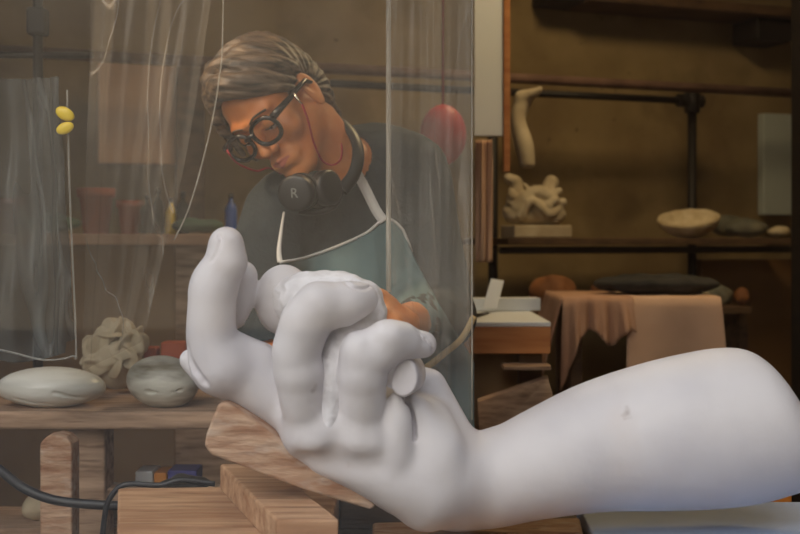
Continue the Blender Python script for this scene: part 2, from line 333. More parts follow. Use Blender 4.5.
#SECTION
# ============================================================ the carved hand
def q(px, py, D, r): return (P(px,py,D), r*D/F)
def noise3(X,Y,Z,s):
    return (np.sin(X*s*1.0+np.sin(Y*s*1.3+1)*1.7)+np.sin(Y*s*1.1+np.sin(Z*s*.9+2)*1.6+.5)+np.sin(Z*s*1.2+np.sin(X*s*1.4)*1.5+1.1))/3
def build_hand():
    fl = Field(axis((-.262,.085,.0017),(.085,.16,.0025),(.16,.56,.005)), axis((1.055,1.24,.0017),(1.24,1.42,.0035)), axis((1.0,1.37,.0017)))
    # forearm, growing towards the elbow where the carving stops
    fl.chain([q(462,488,1.232,42), q(490,479,1.23,48), q(520,471,1.23,50), q(550,461,1.23,55), q(600,446,1.235,64), q(650,437,1.24,72), q(700,430,1.245,77.5), q(738,426,1.25,77.5), q(772,429,1.25,66)], .02)
    # body of the hand: heel, palm, back
    fl.chain([q(440,478,1.205,49), q(405,455,1.20,55), q(352,425,1.19,46), q(330,412,1.195,44)], .02)
    fl.chain([q(418,432,1.195,38), q(432,452,1.178,33), q(434,482,1.177,32), q(426,500,1.185,30)], .006)
    fl.chain([q(352,425,1.19,46), q(303,402,1.212,44), q(262,385,1.20,34), q(222,362,1.182,29)], .015)
    fl.cone(*[q(427,388,1.235,20)[0], q(448,446,1.225,34)[0], q(427,388,1.235,20)[1], q(448,446,1.225,30)[1]], .012)
    fl.cone(q(405,382,1.235,22)[0], q(425,440,1.225,36)[0], .022, .034, .012)
    # bulge behind the index root
    fl.cone(q(191,360,1.215,13)[0], q(205,376,1.21,14)[0], .0125, .013, .004)
    # pointing finger, standing upright
    fl.chain([q(221,366,1.175,30), q(212,340,1.17,25.5), q(212,305,1.165,24), q(214.5,285,1.163,24.5), q(223.5,264,1.16,20), q(226.5,243,1.158,15.8)], .010)
    fl.cone(q(228,262,1.158,1)[0], q(226,246,1.158,1)[0], .0205, .0175, .006)
    fl.cone(q(240,348,1.185,16)[0], q(262,356,1.19,16)[0], .013, .014, .015)   # web plateau
    # tip behind it
    fl.chain([q(235,318,1.215,11), q(238,298,1.212,17), q(242,276,1.208,15.5)], .006)
    # thumb tip beyond, squeezed against the held lump
    fl.ell(P(284,300,1.225), (.0325,.034,.0395), None, .006)
    # heel creases and knuckle pads
    fl.ell(P(314,434,1.156), (.032,.034,.028), None, .03)
    fl.ell(P(360,436,1.158), (.032,.034,.030), None, .03)
    # finger in front, folded over the lump
    fl.chain([q(313,432,1.157,25), q(303,402,1.140,23), q(299,372,1.130,24.5)], .008)
    fl.chain([q(299,372,1.130,24.5), q(297,350,1.125,25), q(307,324,1.12,24.5), q(321,308,1.12,23)], .004)
    fl.chain([q(321,308,1.12,23), q(345,303,1.126,22), q(361,299,1.138,17)], .005)
    # next finger
    fl.chain([q(358,434,1.158,26), q(361,402,1.140,24.5), q(362,374,1.130,25)], .008)
    fl.chain([q(362,374,1.130,25), q(366,361,1.126,24), q(386,345,1.128,22.5), q(401,341,1.134,18)], .005)
    fl.chain([q(401,341,1.134,18), q(412,343.5,1.142,15.5), q(423,344.5,1.148,13.5)], .005)
    # little finger: two soft rolls of flesh under the cut stub
    fl.chain([q(397,401,1.145,9), q(396,424,1.148,17), q(394,452,1.155,22)], .006)
    fl.chain([q(415,406,1.168,12), q(424,432,1.170,21), q(430,462,1.172,28)], .007)
    fl.chain([q(330,453,1.165,22), q(372,469,1.165,27), q(405,482,1.172,32), q(428,490,1.18,34)], .015)
    fl.ell(P(317,300,1.112), (.017,.017,.015), None, .016); fl.ell(P(300,318,1.114), (.014,.016,.016), None, .016)
    fl.ell(P(388,334,1.118), (.015,.015,.012), None, .014); fl.ell(P(356,348,1.118), (.014,.016,.015), None, .016)
    fl.ell(P(403,331,1.130), (.008,.010,.006), None, .006)
    # knuckle relief: hollows between and below the bent fingers, tendons at the wrist
    fl.cone(P(335,452,1.118), P(337,432,1.112), .007, .005, .018, 'sub')
    fl.cone(P(305,464,1.135), P(375,470,1.118), .006, .006, .022, 'sub')
    fl.cone(P(388,445,1.112), P(386,420,1.108), .006, .004, .014, 'sub')
    # grooves
    def groove(pts, D, r=.0022, k=.004):
        pp = spline([P(a,b,D if len(c)==0 else c[0]) for a,b,*c in pts], 5)
        for a, b in zip(pp, pp[1:]): surf(fl, a, b, r, k)
    def surf(fl, a, b, r, k):
        # push the groove on to the front surface along the line of sight
        out = []
        for p in (a, b):
            d = p - np.array([0,0,CZ]); d = d/np.linalg.norm(d)
            ts = np.linspace(-.14, .16, 200); pts = p[None]+d[None]*ts[:,None]
            i = np.clip(np.searchsorted(fl.x, pts[:,0]),0,len(fl.x)-1); j = np.clip(np.searchsorted(fl.y, pts[:,1]),0,len(fl.y)-1); k_ = np.clip(np.searchsorted(fl.z, pts[:,2]),0,len(fl.z)-1)
            v = fl.F[i,j,k_]; hit = np.where(v < 0)[0]
            out.append(pts[hit[0]] if len(hit) else None)
        if out[0] is None or out[1] is None: return
        if abs(out[0][1]-out[1][1]) > .02: return
        fl.cone(out[0], out[1], r, r, k, 'sub')
    groove([(406,402),(410,412),(413,426),(414,440)], 1.15, .0008, .006)
    groove([(210,262),(214,257),(218,249),(221,240),(219,234)], 1.14, .0009, .0025)
    groove([(344,281),(352,288),(364,289),(373,285)], 1.12, .0008, .003)
    groove([(414,329),(421,335),(430,344),(433,352)], 1.13, .0009, .003)
    groove([(186,344),(190,360),(197,372),(206,384)], 1.17, .001, .006)
    # elbow end left as a flat cut, leaning
    fl.plane(P(800,420,1.25), (.80,.0,.36), .035)
    # faint tool waviness
    X,Y,Z = fl.grid((slice(None),)*3)
    near = np.abs(fl.F) < .01
    return fl
hf = build_hand()
t = empty('hand_sculpture', P(480,528,1.22), 'oversized white carved stone hand and forearm lying on timber wedges', 'sculpture')
me = hf.mesh('hand_sculpture')
arm = link('carved_arm', me, M['marble'], t, True)
del hf
# held lump, roughly chiselled
lf = Field(axis((-.16,.06,.0018)), axis((1.09,1.30,.0022)), axis((1.12,1.34,.0018)))
lf.chain([q(304,300,1.195,29), q(328,305,1.19,35), q(350,308,1.185,33), q(362,314,1.175,25)], .01)
lf.chain([q(352,335,1.155,25), q(338,362,1.142,19), q(333,395,1.14,15), q(329,425,1.135,10)], .012)
X,Y,Z = lf.grid((slice(None),)*3)
lf.F += ((.0026*noise3(X,Y,Z,95)+.0011*noise3(Z,X,Y,240))*np.clip((Z-1.235)/.03,.12,1)).astype('f')
for a in [(312,263,9),(292,318,6),(346,262,6)]:
    p = P(a[0],a[1],1.18); lf.ell(p, (a[2]*.0011,.03,a[2]*.0008), None, .004, 'sub')
link('held_lump', lf.mesh('held_lump'), M['stone_rough'], t, True)['label'] = 'rough unpolished stone gripped between the fingers'
# sawn-off little finger end
bm = bmesh.new()
A = P(404.5,378,1.128); ax = np.array([-.14,-1,.06]); ax /= np.linalg.norm(ax)
n = 36; ringdef = [(.0, .86), (.0018,.97), (.005,1.0), (.03,1.0), (.07,1.0)]; rings = []
for dd, sc in ringdef:
    ring = []
    for i in range(n):
        th = 2*PI*i/n; u = math.cos(th)*.0138*sc*(1-.12*math.sin(th)); v = math.sin(th)*.0195*sc
        sx = np.array([.99,-.14,.0]); sz = np.array([.10,.1,1.0])
        ring.append(bm.verts.new(tuple(A - ax*dd + sx*u + sz*v)))
    rings.append(ring)
bm.faces.new(rings[0])
for a, b in zip(rings, rings[1:]):
    for i in range(n): bm.faces.new((a[i], a[(i+1)%n], b[(i+1)%n], b[i]))
bm.faces.new(rings[-1][::-1])
o = bm_obj('finger_stub', bm, M['marble'], t, True); o['label'] = 'flat oval end of a sawn-off finger'
for p_ in o.data.polygons:
    if len(p_.vertices) > 4: p_.use_smooth = False

# ============================================================ supports under the carving
bm = bmesh.new()
D0 = 1.155
out = [(224,402),(217,405),(205,436),(204,446),(210,455),(258,473),(300,489),(345,503),(369,510),(376,507),(350,486),(322,466),(290,447),(258,424),(238,410)]
prism(bm, [P(a,b,D0) for a,b in out], (.012,.085,.004))
wedge = bm_obj('timber_wedge', bm, M['wood_worn'], bevel=.004, seg=3)
tag(wedge, 'worn wooden wedge with a rounded end, tilted under the carved knuckles', 'wedge')
bm = bmesh.new()
zt, zb = 1.075, 1.0432
fl_, fr_ = P(277,520,(CZ-zt)/(280/F)), P(339,519,(CZ-zt)/(279/F))
bl_ = P(220,464,(CZ-zt)/(224/F)); br_ = bl_ + (fr_-fl_)
quad = [fl_, fr_, br_, bl_]
for v in quad: v[2] = zb
add_hexa(bm, quad, [v+np.array([0,0,zt-zb]) for v in quad])
# the block hangs over the plank front down to the stand
tag(bm_obj('timber_block', bm, M['wood'], bevel=.0025), 'squared wooden block lying diagonally beneath the wedge', 'wood block')
def board(name, corners, zt, zb, m, label, bev=.003, cat='board'):
    bm = bmesh.new(); add_hexa(bm, [(x,y,zb) for x,y in corners], [(x,y,zt) for x,y in corners])
    return tag(bm_obj(name, bm, m, bevel=bev), label, cat)
zp = 1.043
def xy(px, py, z): D = (CZ-z)/((py-HY)/F); p = P(px,py,D); return (p[0],p[1])
board('plank', [(-.287,1.115), (-.075,1.115), (-.075,1.378), xy(118,488,zp)], zp, 1.0002, M['wood'], 'thick light brown plank end lying flat at the lower left of the carving', .003, 'plank')
board('plank', [xy(372,560,1.0195), xy(589,560,1.0195), xy(580,517,1.0195), xy(372,522,1.0195)], 1.0195, 1.0002, M['wood_worn'], 'rough splintered board under the carved wrist', .004, 'plank')
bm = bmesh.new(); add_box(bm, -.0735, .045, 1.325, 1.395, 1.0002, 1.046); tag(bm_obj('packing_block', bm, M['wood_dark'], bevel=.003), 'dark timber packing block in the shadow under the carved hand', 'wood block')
board('foam_board', [(.21,1.05), (.62,1.05), (.62,1.385), (.222,1.385)], 1.0205, 1.0002, M['blue'], 'pale blue board lying under the carved forearm', .002)
t = empty('stand', (.15,1.22,0), 'dark wooden work table carrying the carving and its blocks', 'table')
bm = bmesh.new(); add_box(bm, -.29, .66, 1.03, 1.40, .955, 1.0); bm_obj('tabletop', bm, M['wood_dark'], t, bevel=.004)
for x in (-.25,.60):
    for y in (1.07,1.35):
        bm = bmesh.new(); add_box(bm, x-.03,x+.03,y-.03,y+.03,0,.955); bm_obj('leg', bm, M['wood_dark'], t, bevel=.003)
t = empty('wooden_chair', (.40,1.72,0), 'orange wooden chair behind the carved forearm at the far right', 'chair')
cx = P(781,495,1.5)[0]; cy = 1.5
for dx in (0,.38):
    bm = bmesh.new(); add_box(bm, cx+dx-.012, cx+dx+.012, cy-.012, cy+.012, 0, 1.06 if dx == 0 else 1.02); bm_obj('back_post', bm, M['orange_wood'], t, bevel=.006, seg=3)
    bm = bmesh.new(); add_box(bm, cx+dx-.012, cx+dx+.012, cy+.38, cy+.404, 0, .45); bm_obj('leg', bm, M['orange_wood'], t, bevel=.004)
bm = bmesh.new(); add_box(bm, cx-.012, cx+.392, cy+.0125, cy+.42, .45, .475); bm_obj('seat', bm, M['orange_wood'], t, bevel=.006)
bm = bmesh.new(); add_box(bm, cx+.0122, cx+.3678, cy-.008, cy+.008, .90, .98); bm_obj('backrest', bm, M['orange_wood'], t, bevel=.004)
# ============================================================ the person
PITCH = -9
hf_ = np.array([-.20,-.76,-.62]); hf_ /= np.linalg.norm(hf_)
hu = np.array([-.53,-.43,.70]); hu -= hf_*(hu@hf_); hu /= np.linalg.norm(hu)
def _rot(v, ax, deg):
    return np.array((Matrix.Rotation(math.radians(deg),3,Vector(ax)) @ Vector(v))[:])
hf_, hu = _rot(hf_,hu,-9), hu                    # a little further to her right
hf_, hu = _rot(hf_,(0,1,0),-13), _rot(hu,(0,1,0),-13)   # tilt
_l = np.cross(hf_, -hu); hf_ = _rot(hf_,_l,PITCH); hu = _rot(hu,_l,PITCH)
hl = np.cross(hf_, -hu)          # towards her left ear
HR = np.stack([hl, hf_, hu], 1)  # local -> world
HC = P(257,132,1.745) - hf_*.080
HS = .92
def H(x,y,z): return HC + HS*(HR @ np.array([x,y,z]))
def head(fl, neck=True):
    R_ = HR
    E = lambda c, r, k=.01, op='add', R=R_: fl.ell(H(*c), tuple(HS*v for v in r), R, k, op)
    K = lambda a, b, ra, rb, k=.01, op='add': fl.cone(H(*a), H(*b), ra*HS, rb*HS, k, op)
    E((0,-.018,.035), (.074,.094,.084))
    E((0,.030,.030), (.062,.058,.066), .02)
    K((0,.030,-.030), (0,.062,-.090), .056, .028, .02)
    for s in (-1,1):
        K((s*.048,.0,-.045), (s*.016,.066,-.098), .022, .018, .02)
        E((s*.040,.062,-.030), (.024,.022,.022), .014)
        K((s*.008,.090,.020), (s*.042,.076,.022), .0085, .008, .012)
        E((s*.031,.098,.000), (.018,.017,.0125), .010, 'sub')
        E((s*.031,.0785,.0005), (.0150,.0145,.0135), .003)
        K((s*.020,.0925,-.0062), (s*.042,.0895,-.0066), .0007, .0007, .0015, 'sub')
        K((s*.015,.086,-.001), (s*.046,.078,-.001), .003, .003, .004)
    K((0,.086,.012), (0,.107,-.031), .0075, .0095, .008)
    E((0,.108,-.035), (.0105,.0105,.0095), .005)
    for s in (-1,1):
        E((s*.0125,.097,-.039), (.0075,.0095,.0075), .004)
        E((s*.007,.101,-.0465), (.0032,.005,.003), .002, 'sub')
        K((s*.018,.092,-.046), (s*.030,.080,-.070), .0012, .0012, .007, 'sub')
    E((0,.084,-.070), (.032,.018,.020), .012)
    K((-.021,.090,-.0625), (0,.1005,-.0605), .0028, .0038, .004); K((.021,.090,-.0625), (0,.1005,-.0605), .0028, .0038, .004)
    K((-.019,.090,-.0665), (0,.099,-.0705), .0030, .0046, .004); K((.019,.090,-.0665), (0,.099,-.0705), .0030, .0046, .004)
    K((-.025,.094,-.0635), (0,.106,-.0652), .0009, .0012, .0025, 'sub'); K((.025,.094,-.0635), (0,.106,-.0652), .0009, .0012, .0025, 'sub')
    K((-.012,.100,-.088), (.012,.100,-.088), .003, .003, .008, 'sub')
    E((0,.084,-.104), (.019,.015,.015), .012)
    for s in (-1,1):
        E((s*.077,-.010,-.012), (.008,.019,.031), .005)
        E((s*.086,-.005,-.006), (.007,.010,.018), .004, 'sub')
        E((s*.078,-.006,-.038), (.006,.010,.012), .004)
sh_l = P(410,174,1.95); sh_r = P(280,216,1.86)
el_l = P(444,318,1.86); wr_l = P(400,324,1.60); hd_l = P(358,340,1.45)
el_r = P(252,300,1.76); wr_r = P(286,392,1.56); hd_r = P(318,410,1.47)
neckb = P(346,176,1.90)
chest = P(352,238,1.95)
waist = np.array([-.055,2.02,1.12]); hip = np.array([-.04,2.03,.95])
def torso(fl, g):
    fl.ell(chest, (.150+g,.098+g,.175+g), None, .02)
    fl.cone(P(302,208,1.88), P(392,178,1.95), .062+g, .068+g, .04)
    fl.ell(P(370,215,1.97), (.13+g,.09+g,.15+g), None, .04)
    fl.cone(chest-np.array([0,0,.1]), waist, .125+g, .118+g, .04)
    fl.ell(hip, (.165+g,.118+g,.14+g), None, .05)
def legs(fl, g):
    for s in (-1,1):
        fl.chain([(np.array([-.04+s*.09,2.03,.88]),.092+g),(np.array([-.04+s*.10,2.02,.48]),.056+g),(np.array([-.04+s*.11,2.05,.09]),.04+g)], .03)
def hand(fl, w, h, r):
    d = (h-w)/np.linalg.norm(h-w); up = np.array([0,0,1.]); sd = np.cross(d, up); sd /= np.linalg.norm(sd); up = np.cross(sd, d)
    fl.cone(w, w+d*.055, .024, .028, .012)
    for i, (o, L) in enumerate(((-.030,.062),(-.011,.074),(.009,.070),(.028,.055))):
        a = w+d*.075+up*o*.9; b = a+d*L*.5+sd*r*.006; c = b+d*L*.42+sd*r*.022
        fl.chain([(w+d*.045+up*o*.7,.011),(a,.0095),(b,.0085),(c,.0075)], .004)
    a = w+d*.02+up*.024; b = a+d*.03+up*.024+sd*r*.012; fl.chain([(a,.013),(b,.0105),(b+d*.028+sd*r*.01,.0085)], .006)
def build_body():
    fl = Field(axis((-.40,-.345,.006),(-.345,-.115,.0019),(-.115,.17,.006)), axis((1.36,1.66,.006),(1.66,1.93,.0021),(1.93,2.20,.007)), axis((0,1.40,.011),(1.40,1.435,.006),(1.435,1.72,.0019)))
    head(fl)
    # neck and shoulders
    fl.cone(H(0,-.035,-.055), neckb, .050, .054, .022)
    fl.cone(H(.02,.0,-.075), neckb+np.array([-.02,-.03,-.01]), .03, .035, .02)
    torso(fl, 0)
    for s,e,w,h,r in ((sh_l,el_l,wr_l,hd_l,1),(sh_r,el_r,wr_r,hd_r,-1)):
        fl.chain([(s,.055),(s*.5+e*.5,.047),(e,.041)], .03); fl.chain([(e,.041),(e*.6+w*.4,.038),(w,.026)], .012)
        hand(fl, w, h, r)
    legs(fl, 0)
    for s in (-1,1):
        fl.cone(np.array([-.04+s*.11,2.07,.055]), np.array([-.03+s*.13,1.90,.032]), .045, .032, .02)
    return fl
person = empty('person', (-.04,2.03,0), 'person in dark top, apron and round black glasses, head bowed over the carved hand', 'person')
bf = build_body(); me = bf.mesh('body'); del bf
body = link('body', me, [M['skin'], M['lips']], person, True)
# lips get their own colour
off = np.array(parent_world(body)); n = len(me.polygons); cc = np.empty(n*3,'f'); me.polygons.foreach_get('center', cc); cc = cc.reshape(-1,3)+off
lc = ((cc-HC)@HR)/HS
x, y, z = lc.T
lip = (y > .085) & (np.abs(x) < .0215) & (z > -.0755+.46*np.abs(x)) & (z < -.0580-.20*np.abs(x)) & (y < .115)
mi = np.zeros(n,'i4'); mi[lip] = 1; me.polygons.foreach_set('material_index', mi)
# eyes look down
for s in (-1,1):
    bm = bmesh.new(); bmesh.ops.create_uvsphere(bm, u_segments=24, v_segments=16, radius=.0118)
    bmesh.ops.transform(bm, matrix=Matrix.Translation(Vector(H(s*.031,.0790,-.0018))), verts=bm.verts); e = bm_obj('eye', bm, M['white'], body, True)
    bm = bmesh.new(); bmesh.ops.create_uvsphere(bm, u_segments=20, v_segments=12, radius=.0058)
    bmesh.ops.transform(bm, matrix=Matrix.Translation(Vector(H(s*.031,.0848,-.0055))), verts=bm.verts); bm_obj('iris', bm, M['iris'], body, True)
    # brow
    bm = bmesh.new(); add_tube(bm, spline([H(s*.010,.0975,.020),H(s*.026,.0965,.026),H(s*.046,.083,.022)],6), .0022, 8, flat=.6); bm_obj('eyebrow', bm, M['hair'], body, True)
    # upper lid line
    bm = bmesh.new(); add_tube(bm, spline([H(s*.018,.0885,-.0055),H(s*.031,.0930,-.0062),H(s*.044,.0855,-.0058)],6), .0011, 6); bm_obj('eyelash', bm, M['frame'], body, True)

# clothes -----------------------------------------------------------------
def build_sweater():
    fl = Field(axis((-.42,.19,.004)), axis((1.60,2.20,.005)), axis((.86,1.58,.004)))
    torso(fl, .010)
    fl.chain([(sh_l,.068),(sh_l*.5+el_l*.5,.060),(el_l,.052)], .03); fl.cone(el_l, el_l*.34+wr_l*.66, .052, .038, .012)
    fl.chain([(sh_r,.066),(sh_r*.5+el_r*.5,.058),(el_r,.050)], .03); fl.cone(el_r, el_r*.15+wr_r*.85, .050, .036, .012)
    X,Y,Z = fl.grid((slice(None),)*3)
    fl.F += (.0022*noise3(X,Y,Z*.6,38)+.001*noise3(Z,X,Y,90)).astype('f')
    # neckline
    fl.cone(neckb+np.array([-.015,-.05,.045]), neckb+np.array([-.012,.0,.02]), .062, .052, .004, 'sub')
    fl.cone(H(0,-.035,-.055), neckb, .056, .060, .004, 'sub')
    return fl
swf = build_sweater()
sweater = link('sweater', swf.mesh('sweater'), M['sweater'], person, True)
sweater['label'] = 'dark blue-grey long-sleeved top'
def front_y(fl, x, z, default=None):
    i = min(max(int(np.searchsorted(fl.x, x)),0),len(fl.x)-1); k = min(max(int(np.searchsorted(fl.z, z)),0),len(fl.z)-1)
    c = fl.F[i,:,k]; h = np.where(c < 0)[0]
    return float(fl.y[h[0]]) if len(h) else default
def on_front(px, py, D0, off=.01, fl=None):
    """point of the garment's surface seen at this pixel"""
    fl = fl or swf; d = P(px,py,1.0)-np.array([0,0,CZ]); 
    for D in np.arange(1.60, 2.2, .004):
        p = np.array([0,0,CZ])+d*D
        i = int(np.searchsorted(fl.x, p[0])); j = int(np.searchsorted(fl.y, p[1])); k = int(np.searchsorted(fl.z, p[2]))
        if 0 < i < len(fl.x) and 0 < j < len(fl.y) and 0 < k < len(fl.z) and fl.F[i,j,k] < 0: return np.array([0,0,CZ])+d*(D-off)
    return P(px,py,D0)
bm = bmesh.new()   # trousers
tf = Field(axis((-.30,.20,.008)), axis((1.86,2.20,.008)), axis((.05,1.02,.01)))
tf.ell(hip, (.178,.131,.15), None, .05); legs(tf, .022); tf.plane((0,0,.98),(0,0,1)); tf.plane((0,0,.10),(0,0,-1))
bm.free(); link('trousers', tf.mesh('trousers'), M['trouser'], person, True); del tf
for s in (-1,1):
    sf = Field(axis((-.26,.18,.006)), axis((1.82,2.16,.006)), axis((0,.14,.005)))
    sf.cone(np.array([-.04+s*.11,2.08,.058]), np.array([-.03+s*.13,1.89,.042]), .054, .041, .02); sf.plane((0,0,.006),(0,0,-1)); sf.plane((0,0,.10),(0,0,1))
    link('shoe', sf.mesh('shoe'), M['black'], person, True)
# apron: bib and skirt follow the body
rows = []
def apron_pt(px, py):
    p = on_front(px, py, 1.86, .012); return p
topc = [(280,262),(300,259),(325,251),(350,241),(368,232),(376,225),(384,219),(394,221),(404,231)]
left = [(280,262),(279,285),(280,320),(282,360),(284,420)]
bm = bmesh.new(); NU, NV = 46, 50
tc_ = spline([(a,b,0) for a,b in topc], 8)
G = []
for v in range(NV):
    fv = v/(NV-1); row = []
    for u in range(NU):
        fu = u/(NU-1); t = tc_[int(round(fu*(len(tc_)-1)))]
        bx = 284+(474-284)*fu
        widen = min(1, fv*1.6)**1.2
        px = t[0]*(1-widen)+bx*widen; py = t[1]*(1-fv)+ 440*fv
        p = apron_pt(px, py); row.append(p)
    G.append(row)
G = np.array(G)
for it in range(6):
    S = G.copy(); S[1:-1,1:-1,1] = (G[:-2,1:-1,1]+G[2:,1:-1,1]+G[1:-1,:-2,1]+G[1:-1,2:,1])/4
    G[:,:,1] = np.minimum(S[:,:,1], G[:,:,1]+.002)
for v in range(NV):
    for u in range(NU): G[v,u,1] -= .003*math.sin(u*.55+v*.09)*min(1,v/12)
bot = G[-1].copy()
skirt = []
for v in range(1,26):
    f = v/25; r = bot.copy(); r[:,2] = bot[:,2]*(1-f)+.52*f; r[:,0] = bot[:,0]*(1+.0*f)
    x_ = (r[:,0]+.04)/.19; r[:,1] = bot[:,1]*(1-f) + (1.875+.05*np.clip(x_,-1,1)**2)*f + .006*np.sin(np.arange(NU)*.6)*f
    skirt.append(r)
G = np.concatenate([G, np.array(skirt)])
vs = [[bm.verts.new(tuple(p)) for p in row] for row in G]
for a in range(len(vs)-1):
    for b in range(NU-1): bm.faces.new((vs[a][b], vs[a][b+1], vs[a+1][b+1], vs[a+1][b]))
apron = bm_obj('apron', bm, M['apron'], person, True, solid=.003)
bm = bmesh.new(); add_tube(bm, [p-np.array([0,.003,0]) for p in G[0]][::2]+[G[0][-1]+np.array([.008,.0,-.02]), G[0][-1]+np.array([.013,.004,-.035])], .0024, 8)
bm_obj('hem_cord', bm, M['webbing'], apron, True)['label'] = 'white rolled edging'
def ribbon(name, pts, w, m, parent, th=.002, wdir=None):
    bm = bmesh.new(); pp = spline(pts, 6); L_ = []
    for i, p in enumerate(pp):
        t = pp[min(i+1,len(pp)-1)]-pp[max(i-1,0)]; t /= np.linalg.norm(t)
        s = np.cross(t, np.array([0,1.,0])); s /= np.linalg.norm(s)
        ww = w if not isinstance(w,(list,tuple)) else w[0]+(w[1]-w[0])*i/(len(pp)-1)
        L_.append((bm.verts.new(tuple(p-s*ww/2)), bm.verts.new(tuple(p+s*ww/2))))
    for a, b in zip(L_, L_[1:]): bm.faces.new((a[0],a[1],b[1],b[0]))
    return bm_obj(name, bm, m, parent, True, solid=th)
ribbon('neck_strap', [P(338,128,1.90), P(344,146,1.855), P(354,167,1.845), on_front(366,190,1.85,.012), on_front(376,210,1.85,.012), G[0][NU*3//4]+np.array([0.0,-.004,-.004])], .0165, M['webbing'], apron)['label'] = 'white neck strap'
ribbon('neck_strap', [on_front(284,212,1.80,.012), on_front(281,232,1.8,.012), on_front(279,250,1.8,.012), G[0][0]], (.003,.009), M['webbing'], apron)['label'] = 'white neck strap'
pts = [P(474,316,1.80), P(462,338,1.775), P(446,352,1.74), P(428,366,1.72), P(405,378,1.70)]
ribbon('waist_tie', pts, .010, M['string'], apron)['label'] = 'tan cotton tie'

# hair ---------------------------------------------------------------------
def build_hair():
    fl = Field(axis((-.37,-.09,.0019)), axis((1.64,1.96,.0022)), axis((1.42,1.76,.0019)))
    E = lambda c, r, k=.01, op='add': fl.ell(H(*c), tuple(HS*v for v in r), HR, k, op)
    Kc = lambda pts, k=.006, op='add': fl.chain([(H(*a), r*HS) for a, r in pts], k, op)
    E((0,-.022,.038), (.078,.098,.088))
    E((0,-.062,-.010), (.072,.058,.085), .02)
    Kc([((0,-.085,-.03),.045),((0,-.078,-.088),.034)], .02)
    # keep face and ears clear
    E((0,.105,-.030), (.072,.078,.088), .008, 'sub')
    E((.0,.088,.008), (.052,.060,.048), .008, 'sub')
    for s in (-1,1): E((s*.090,.000,-.020), (.028,.028,.044), .006, 'sub')
    # side-swept fringe: from the parting across the brow to her left ear
    Kc([((-.030,.050,.108),.016),((.010,.074,.098),.017),((.046,.062,.074),.017),((.068,.034,.040),.014),((.075,.012,.020),.009)])
    Kc([((-.030,.060,.098),.012),((.006,.083,.084),.012),((.040,.074,.062),.012),((.066,.046,.034),.010),((.073,.026,.010),.006)])
    Kc([((-.020,.030,.120),.018),((.030,.040,.104),.018),((.064,.020,.070),.018),((.078,-.01,.034),.014)])
    # curtain on her right side
    Kc([((-.030,.056,.104),.015),((-.050,.062,.072),.013),((-.062,.054,.030),.011),((-.066,.050,-.010),.009),((-.070,.056,-.046),.006)])
    Kc([((-.034,.070,.090),.010),((-.058,.076,.050),.010),((-.068,.072,.012),.008),((-.070,.074,-.022),.004)])
    Kc([((-.040,.030,.110),.018),((-.066,.020,.070),.016),((-.074,.012,.020),.012),((-.074,.010,-.030),.010),((-.074,.016,-.070),.006)])
    Kc([((-.034,.050,.100),.016),((-.050,.058,.088),.014)]); Kc([((-.045,.060,.080),.013),((-.010,.078,.092),.013)])
    # crown lift
    Kc([((-.030,.0,.118),.014),((.0,-.04,.112),.018),((.02,-.08,.088),.018)], .01)
    X,Y,Z = fl.grid((slice(None),)*3)
    dx, dy, dz = (X-HC[0])/HS, (Y-HC[1])/HS, (Z-HC[2])/HS
    lx = dx*HR[0,0]+dy*HR[1,0]+dz*HR[2,0]; ly = dx*HR[0,1]+dy*HR[1,1]+dz*HR[2,1]; lz = dx*HR[0,2]+dy*HR[1,2]+dz*HR[2,2]
    ph = np.arctan2(ly+.02, lz-.01+.35*lx)          # strands comb round from the parting
    fl.F += (.0012*np.sin(ph*24+3*np.sin(lx*40))+.0005*np.sin(ph*61+4*np.sin(lx*60+1))).astype('f')
    return fl
link('hair', build_hair().mesh('hair'), M['hair'], person, True)['label'] = 'short grey-brown hair swept sideways over the brow'

# eyeglasses ---------------------------------------------------------------
gl = empty('eyeglasses', H(0,.105,-.004), 'thick black round-rimmed glasses worn low on the nose', 'glasses')
GO = np.array([0,.006,-.003])
def lensring(s, rr, n=32):
    out = []
    for i in range(n):
        a = 2*PI*i/n; ca, sa = math.cos(a), math.sin(a)
        x = rr*1.12*math.copysign(abs(ca)**.85, ca); z = rr*.92*math.copysign(abs(sa)**.85, sa)
        out.append(H(s*.034+x, .104+GO[1]-.10*abs(s*.034+x)**1.0*.6, z+GO[2]))
    return out
for s in (-1,1):
    bm = bmesh.new(); add_tube(bm, lensring(s,.0250), .0036, 10, True); bm_obj('rim', bm, M['frame'], gl, True)
    bm = bmesh.new(); rg = lensring(s,.0237); f = [bm.verts.new(tuple(p)) for p in rg]; 
    bm.faces.new(f)
    bm_obj('lens', bm, M['lens'], gl)
    bm = bmesh.new(); add_tube(bm, [H(s*.058,.104,.008),H(s*.070,.096,.010),H(s*.079,.060,.008),H(s*.083,.020,.006),H(s*.083,-.004,.004),H(s*.080,-.022,-.014)], [.0065,.006,.0048,.0042,.0038,.003], 10); bm_obj('temple', bm, M['frame'], gl, True)
bm = bmesh.new(); add_tube(bm, spline([H(-.011,.111,.004),H(0,.114,.007),H(.011,.111,.004)],5), .0036, 10); bm_obj('bridge', bm, M['frame'], gl, True)
bm = bmesh.new(); add_tube(bm, spline([P(294,93,1.72),P(296,97,1.715),P(299,101,1.715),P(302,104,1.72)],5), .0013, 8); o = bm_obj('cord_clip', bm, M['silver'], gl, True)
bm = bmesh.new(); add_tube(bm, spline([P(302,104,1.72),P(308,120,1.73),P(314,143,1.76),P(322,160,1.79),P(332,165,1.80),P(340,160,1.81),P(342,148,1.82),P(338,137,1.84),P(330,128,1.86),P(322,122,1.88)],8), .0016, 8); bm_obj('cord', bm, M['red_cord'], gl, True)['label'] = 'red glasses cord at the ear'
